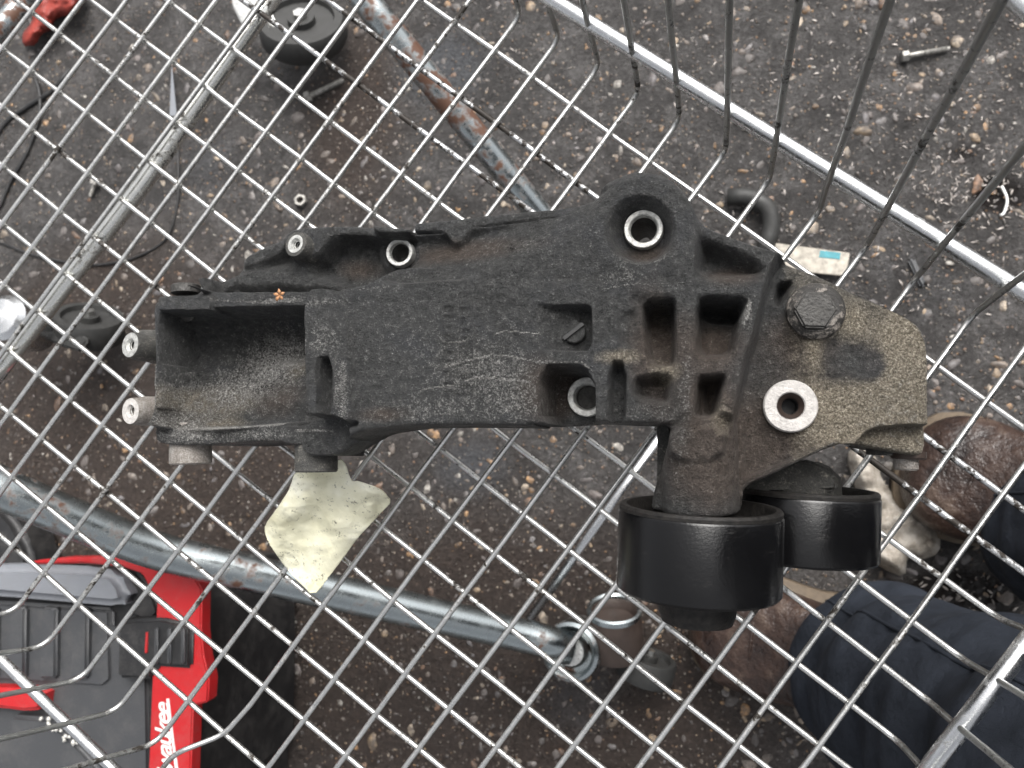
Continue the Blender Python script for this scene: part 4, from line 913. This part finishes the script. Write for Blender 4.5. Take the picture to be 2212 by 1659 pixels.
legB = [(.128, -.172, -.335, .050, .060), (.136, -.170, -.30, .058, .066), (.152, -.166, -.20, .066, .074), (.184, -.170, -.05, .070, .078), (.225, -.170, .05, .072, .078), (.30, -.12, .25, .080, .080), (.37, -.06, .42, .10, .09)]
legA = [(.272, -.060, -.335, .050, .056), (.280, -.060, -.30, .056, .062), (.300, -.062, -.20, .062, .068), (.325, -.060, -.05, .066, .072), (.345, -.050, .05, .072, .076), (.39, -.01, .25, .082, .080), (.43, .04, .42, .10, .09)]
for L_ in (legB, legA):
    vs, fs = limb(L_); mk('trouser_leg', vs, fs, MT['navy'], PE)
vs, fs = limb([(.40, -.01, .38, .15, .15), (.42, 0, .46, .16, .17), (.42, 0, .56, .15, .16), (.40, -.01, .60, .14, .15)]); mk('trouser_seat', vs, fs, MT['navy'], PE)
def boot(toe, heel, W, name='boot'):
    toe, heel = Vector(toe), Vector(heel); d = (toe-heel); Lb = d.length; d.normalize(); s = Vector((-d.y, d.x, 0)); vs, fs = [], []
    prof = [(0, .12, .55), (.03, .62, .8), (.08, .82, .95), (.18, .92, 1.25), (.3, .86, 1.35), (.42, .84, 1.25), (.52, .90, .98), (.62, .98, .80), (.72, 1.0, .66), (.82, .95, .58), (.90, .84, .50), (.96, .62, .38), (.99, .34, .22), (1., .06, .05)]
    n = 36
    for t, ww, hh in prof:
        c = heel+d*Lb*t
        for k in range(n):
            an = 2*math.pi*k/n; x = math.cos(an); y = math.sin(an)
            x = math.copysign(abs(x)**.75, x); y = math.copysign(abs(y)**.8, y)
            q = c+s*(x*ww*W/2)+Vector((0, 0, .022+.045*hh+y*.045*hh)); f = .0022*mnoise.noise(q*45)
            vs.append(q+Vector((f, f, f)))
    for i in range(len(prof)-1):
        for k in range(n): fs.append([i*n+k, i*n+(k+1) % n, (i+1)*n+(k+1) % n, (i+1)*n+k])
    fs.append(list(range(n))[::-1]); fs.append([(len(prof)-1)*n+k for k in range(n)])
    b = mk(name, vs, fs, MT['leather'], PE)
    m_ = b.modifiers.new('s', 'SUBSURF'); m_.levels = m_.render_levels = 1
    o1, o2 = [], []
    for t, ww, hh in prof:
        c = heel+d*Lb*t; o1.append(c+s*(ww*W/2+.004)); o2.append(c-s*(ww*W/2+.004))
    loop = o1+o2[::-1]; bm = bmesh.new(); tv = [bm.verts.new((p.x, p.y, heel.z+.026)) for p in loop]; f = bm.faces.new(tv); bm.normal_update()
    if f.normal.z < 0: f.normal_flip()
    bmesh.ops.extrude_face_region(bm, geom=[f])
    for v_ in tv: v_.co.z = heel.z+.003
    bmesh.ops.recalc_face_normals(bm, faces=bm.faces[:]); bm_obj('sole', bm, MT['sole'], b)
    # welt round the toe cap
    c = heel+d*Lb*.74
    tube('seam', [c+s*(math.cos(t)*W*.50)+Vector((0, 0, .022+.045*.64+math.sin(t)*.045*.66)) for t in np.linspace(.15, math.pi-.15, 24)], .0012, MT['leather'], b, 6)
    return b
bB = V(1490, 1352, -.37); boot((bB.x, bB.y, GZ), (.185, -.178, GZ), .098)
bA = V(1965, 985, -.37); boot((bA.x, bA.y, GZ), (.33, -.062, GZ), .104)

# ------------------------------------------------------------------ odds and ends lying on the tarmac
def gpt(u, v, h=.0): p = at(u, v, GZ+h); return Vector((p[0], p[1], gz(p[0], p[1])+h))
a = NT('dirty_white_rag'); n1 = a.noise(60, 5, .7)
a.set(col=a.ramp(n1, [(.32, (.12, .10, .08)), (.5, (.30, .27, .23)), (.7, (.46, .43, .39))]), rough=.8, norm=a.bump(n1, .004)); MT['rag'] = a.m
a = NT('red_rag'); n1 = a.noise(40, 4, .6)
a.set(col=a.ramp(n1, [(.3, (.10, .012, .008)), (.7, (.34, .04, .025))]), rough=.6, norm=a.bump(n1, .004)); MT['redrag'] = a.m
def lump(ps, hmax):
    O = smooth_poly(np.array(ps, float), 2)
    def f(u, v):
        d = float(sdf(np.array([[u]]), np.array([[v]]), O)[0, 0]); return GZ+.004+hmax*min(1, max(0, -d)/22)**.6
    return f
ps = [(1826, 985), (1850, 955), (1895, 985), (1905, 1040), (1950, 1085), (2005, 1110), (2032, 1150), (2030, 1195), (1990, 1212), (1960, 1200), (1955, 1250), (1900, 1225), (1850, 1190), (1870, 1120), (1845, 1050)]
tag(sheet('rag', ps, lump(ps, .022), MT['rag'], 5., .002, .007, 45, seed=9), 'dirty white crumpled rag on the ground between the pulley and the boot', 'rag')
ps = [(60, -30), (190, -30), (172, 30), (120, 38), (112, 66), (90, 72), (78, 98), (50, 100), (46, 74), (72, 45), (66, 10)]
tag(sheet('rag', ps, lump(ps, .018), MT['redrag'], 4., .002, .008, 40, seed=12), 'crumpled red rag at the top left corner', 'rag')
# card with a teal patch
MT['card'] = m_plain('dirty_card', (.36, .33, .28), .6, nscale=160, var=.45); MT['teal'] = m_plain('teal_print', (.03, .22, .26), .5)
cd = prism('card', [(1640, 520), (1836, 546), (1828, 596), (1632, 578)], GZ+.006, GZ+.0085, MT['card'], None, .0005)
tag(cd, 'off white strip of card with a teal patch behind the bracket plate', 'card')
prism('teal_patch', [(1772, 541), (1816, 546), (1814, 560), (1769, 556)], GZ+.0084, GZ+.0089, MT['teal'], cd, 0)
hs_ = tube('hose', fillet([gpt(1572, 425, .008), gpt(1622, 424, .010), gpt(1662, 450, .011), gpt(1668, 490, .010), gpt(1645, 560, .010)], .02, 8), .0082, MT['rubber'], None, 24)
tag(hs_, 'short bent black rubber hose above the bracket', 'hose')
def cable(pts, r, lab, cat='cable', mat='black', h=.002):
    o = tube('cable', fillet(densify([gpt(u, v, h) for u, v in pts], .04), .02, 4), r, MT[mat], None, 10); return tag(o, lab, cat, None)
cable([(-30, 330), (10, 262), (60, 225), (112, 196), (150, 150)], .0028, 'black cable curving in from the left edge')
cable([(68, 150), (84, 200), (86, 250), (60, 330), (22, 390), (2, 440), (-30, 500)], .0022, 'thin black cable running down the left side beside the red rag')
cable([(-10, 520), (60, 548), (130, 565), (215, 574), (300, 555), (362, 520), (388, 440), (384, 250)], .0014, 'long thin black wire looping left of the bracket', h=.0015)
MT['old_steel'] = m_plain('old_grey_steel', (.30, .29, .27), .5, .6, nscale=300, var=.5)
def screw(u0, v0, u1, v1, rh, rs, lab, mat='old_steel', name='bolt'):
    A, B = gpt(u0, v0, rh), gpt(u1, v1, rs+.001); d = (B-A).normalized(); L_ = (B-A).length
    e = empty(name, A, lab, 'bolt')
    sharp(lathe('head', A, d, [(0, -rh*1.1), (rh*.9, -rh*1.1), (rh, -rh*.9), (rh, 0), (0, 0)], MT[mat], e, 6), 30)
    pr = [(rs, 0), (rs, L_*.35)]; k = int(L_*.62/.0012)
    for i in range(k): pr += [(rs*1.0, L_*.36+i*.0012), (rs*.84, L_*.36+i*.0012+.0006)]
    lathe('shank', A, d, pr+[(rs*.8, L_), (0, L_)], MT[mat], e, 18)
screw(672, 207, 742, 172, .0062, .0031, 'shiny short bolt lying below the upper chassis tube')
screw(1962, 120, 2051, 104, .0052, .0026, 'long thin brassy bolt on the tarmac at the upper right', 'old_steel')
screw(200, 397, 193, 424, .0060, .0026, 'small grey screw standing out left of the support bar')
n_ = gpt(652, 435, .003); nu = lathe('nut', n_, (.1, .1, 1), [(.0042, -.003), (.0068, -.003), (.0072, -.002), (.0072, .002), (.0068, .003), (.0042, .003), (.0040, 0), (.0042, -.003)], MT['old_steel'], None, 6); tag(nu, 'steel nut lying above the threaded boss', 'nut')
bl_ = mk('strip', [gpt(374, 138, .004), gpt(367, 250, .016), gpt(384, 252, .016), gpt(368, 250, .012), gpt(383, 252, .012)], [(0, 1, 2), (0, 4, 3), (0, 3, 1), (0, 2, 4), (1, 3, 4, 2)], MT['grey'], None, False); tag(bl_, 'pointed grey plastic strip left of the support bar', 'strip')
wo = tube('wire_offcut', fillet([gpt(2164, 402, .003), gpt(2178, 432, .004), gpt(2168, 462, .003), gpt(2160, 466, .003)], .01, 4), .0012, MT['white'], None, 8); tag(wo, 'white bent bit of wire beside the dark oil spot at the right edge', 'wire')
bs_ = prism('rubber_strip', [(1962, 560), (1976, 556), (2002, 612), (1990, 622)], GZ, GZ+.006, MT['dgrey'], None, .002); tag(bs_, 'dark grey rubber strip right of the card', 'strip')
cb = prism('black_bag', [(-80, 1085), (0, 1092), (30, 1125), (60, 1180), (70, 1260), (-80, 1260)], GZ, GZ+.05, MT['black'], None, .008); tag(cb, 'black tool bag corner at the left edge above the tool case', 'bag')

for L_, ph in ((legB, 2.2), (legB, 4.2), (legA, 2.6)):
    pts = []
    for (a0, a1) in zip(L_, L_[1:5]):
        for k in range(8):
            p = [a0[i]+(a1[i]-a0[i])*k/8 for i in range(5)]; q = Vector((p[0]+math.cos(ph)*p[3], p[1]+math.sin(ph)*p[4], p[2]))
            f = .011*mnoise.noise(Vector((q.x*9, q.y*9, q.z*26))+Vector((3, 1, 0)))+.006*abs(mnoise.noise(Vector((q.x*22+q.z*18, q.y*20, q.z*38))))
            pts.append(q+Vector((math.cos(ph), math.sin(ph), .2))*(f-.0002))
    tube('seam', pts, .0013, MT['navy'], PE, 8)
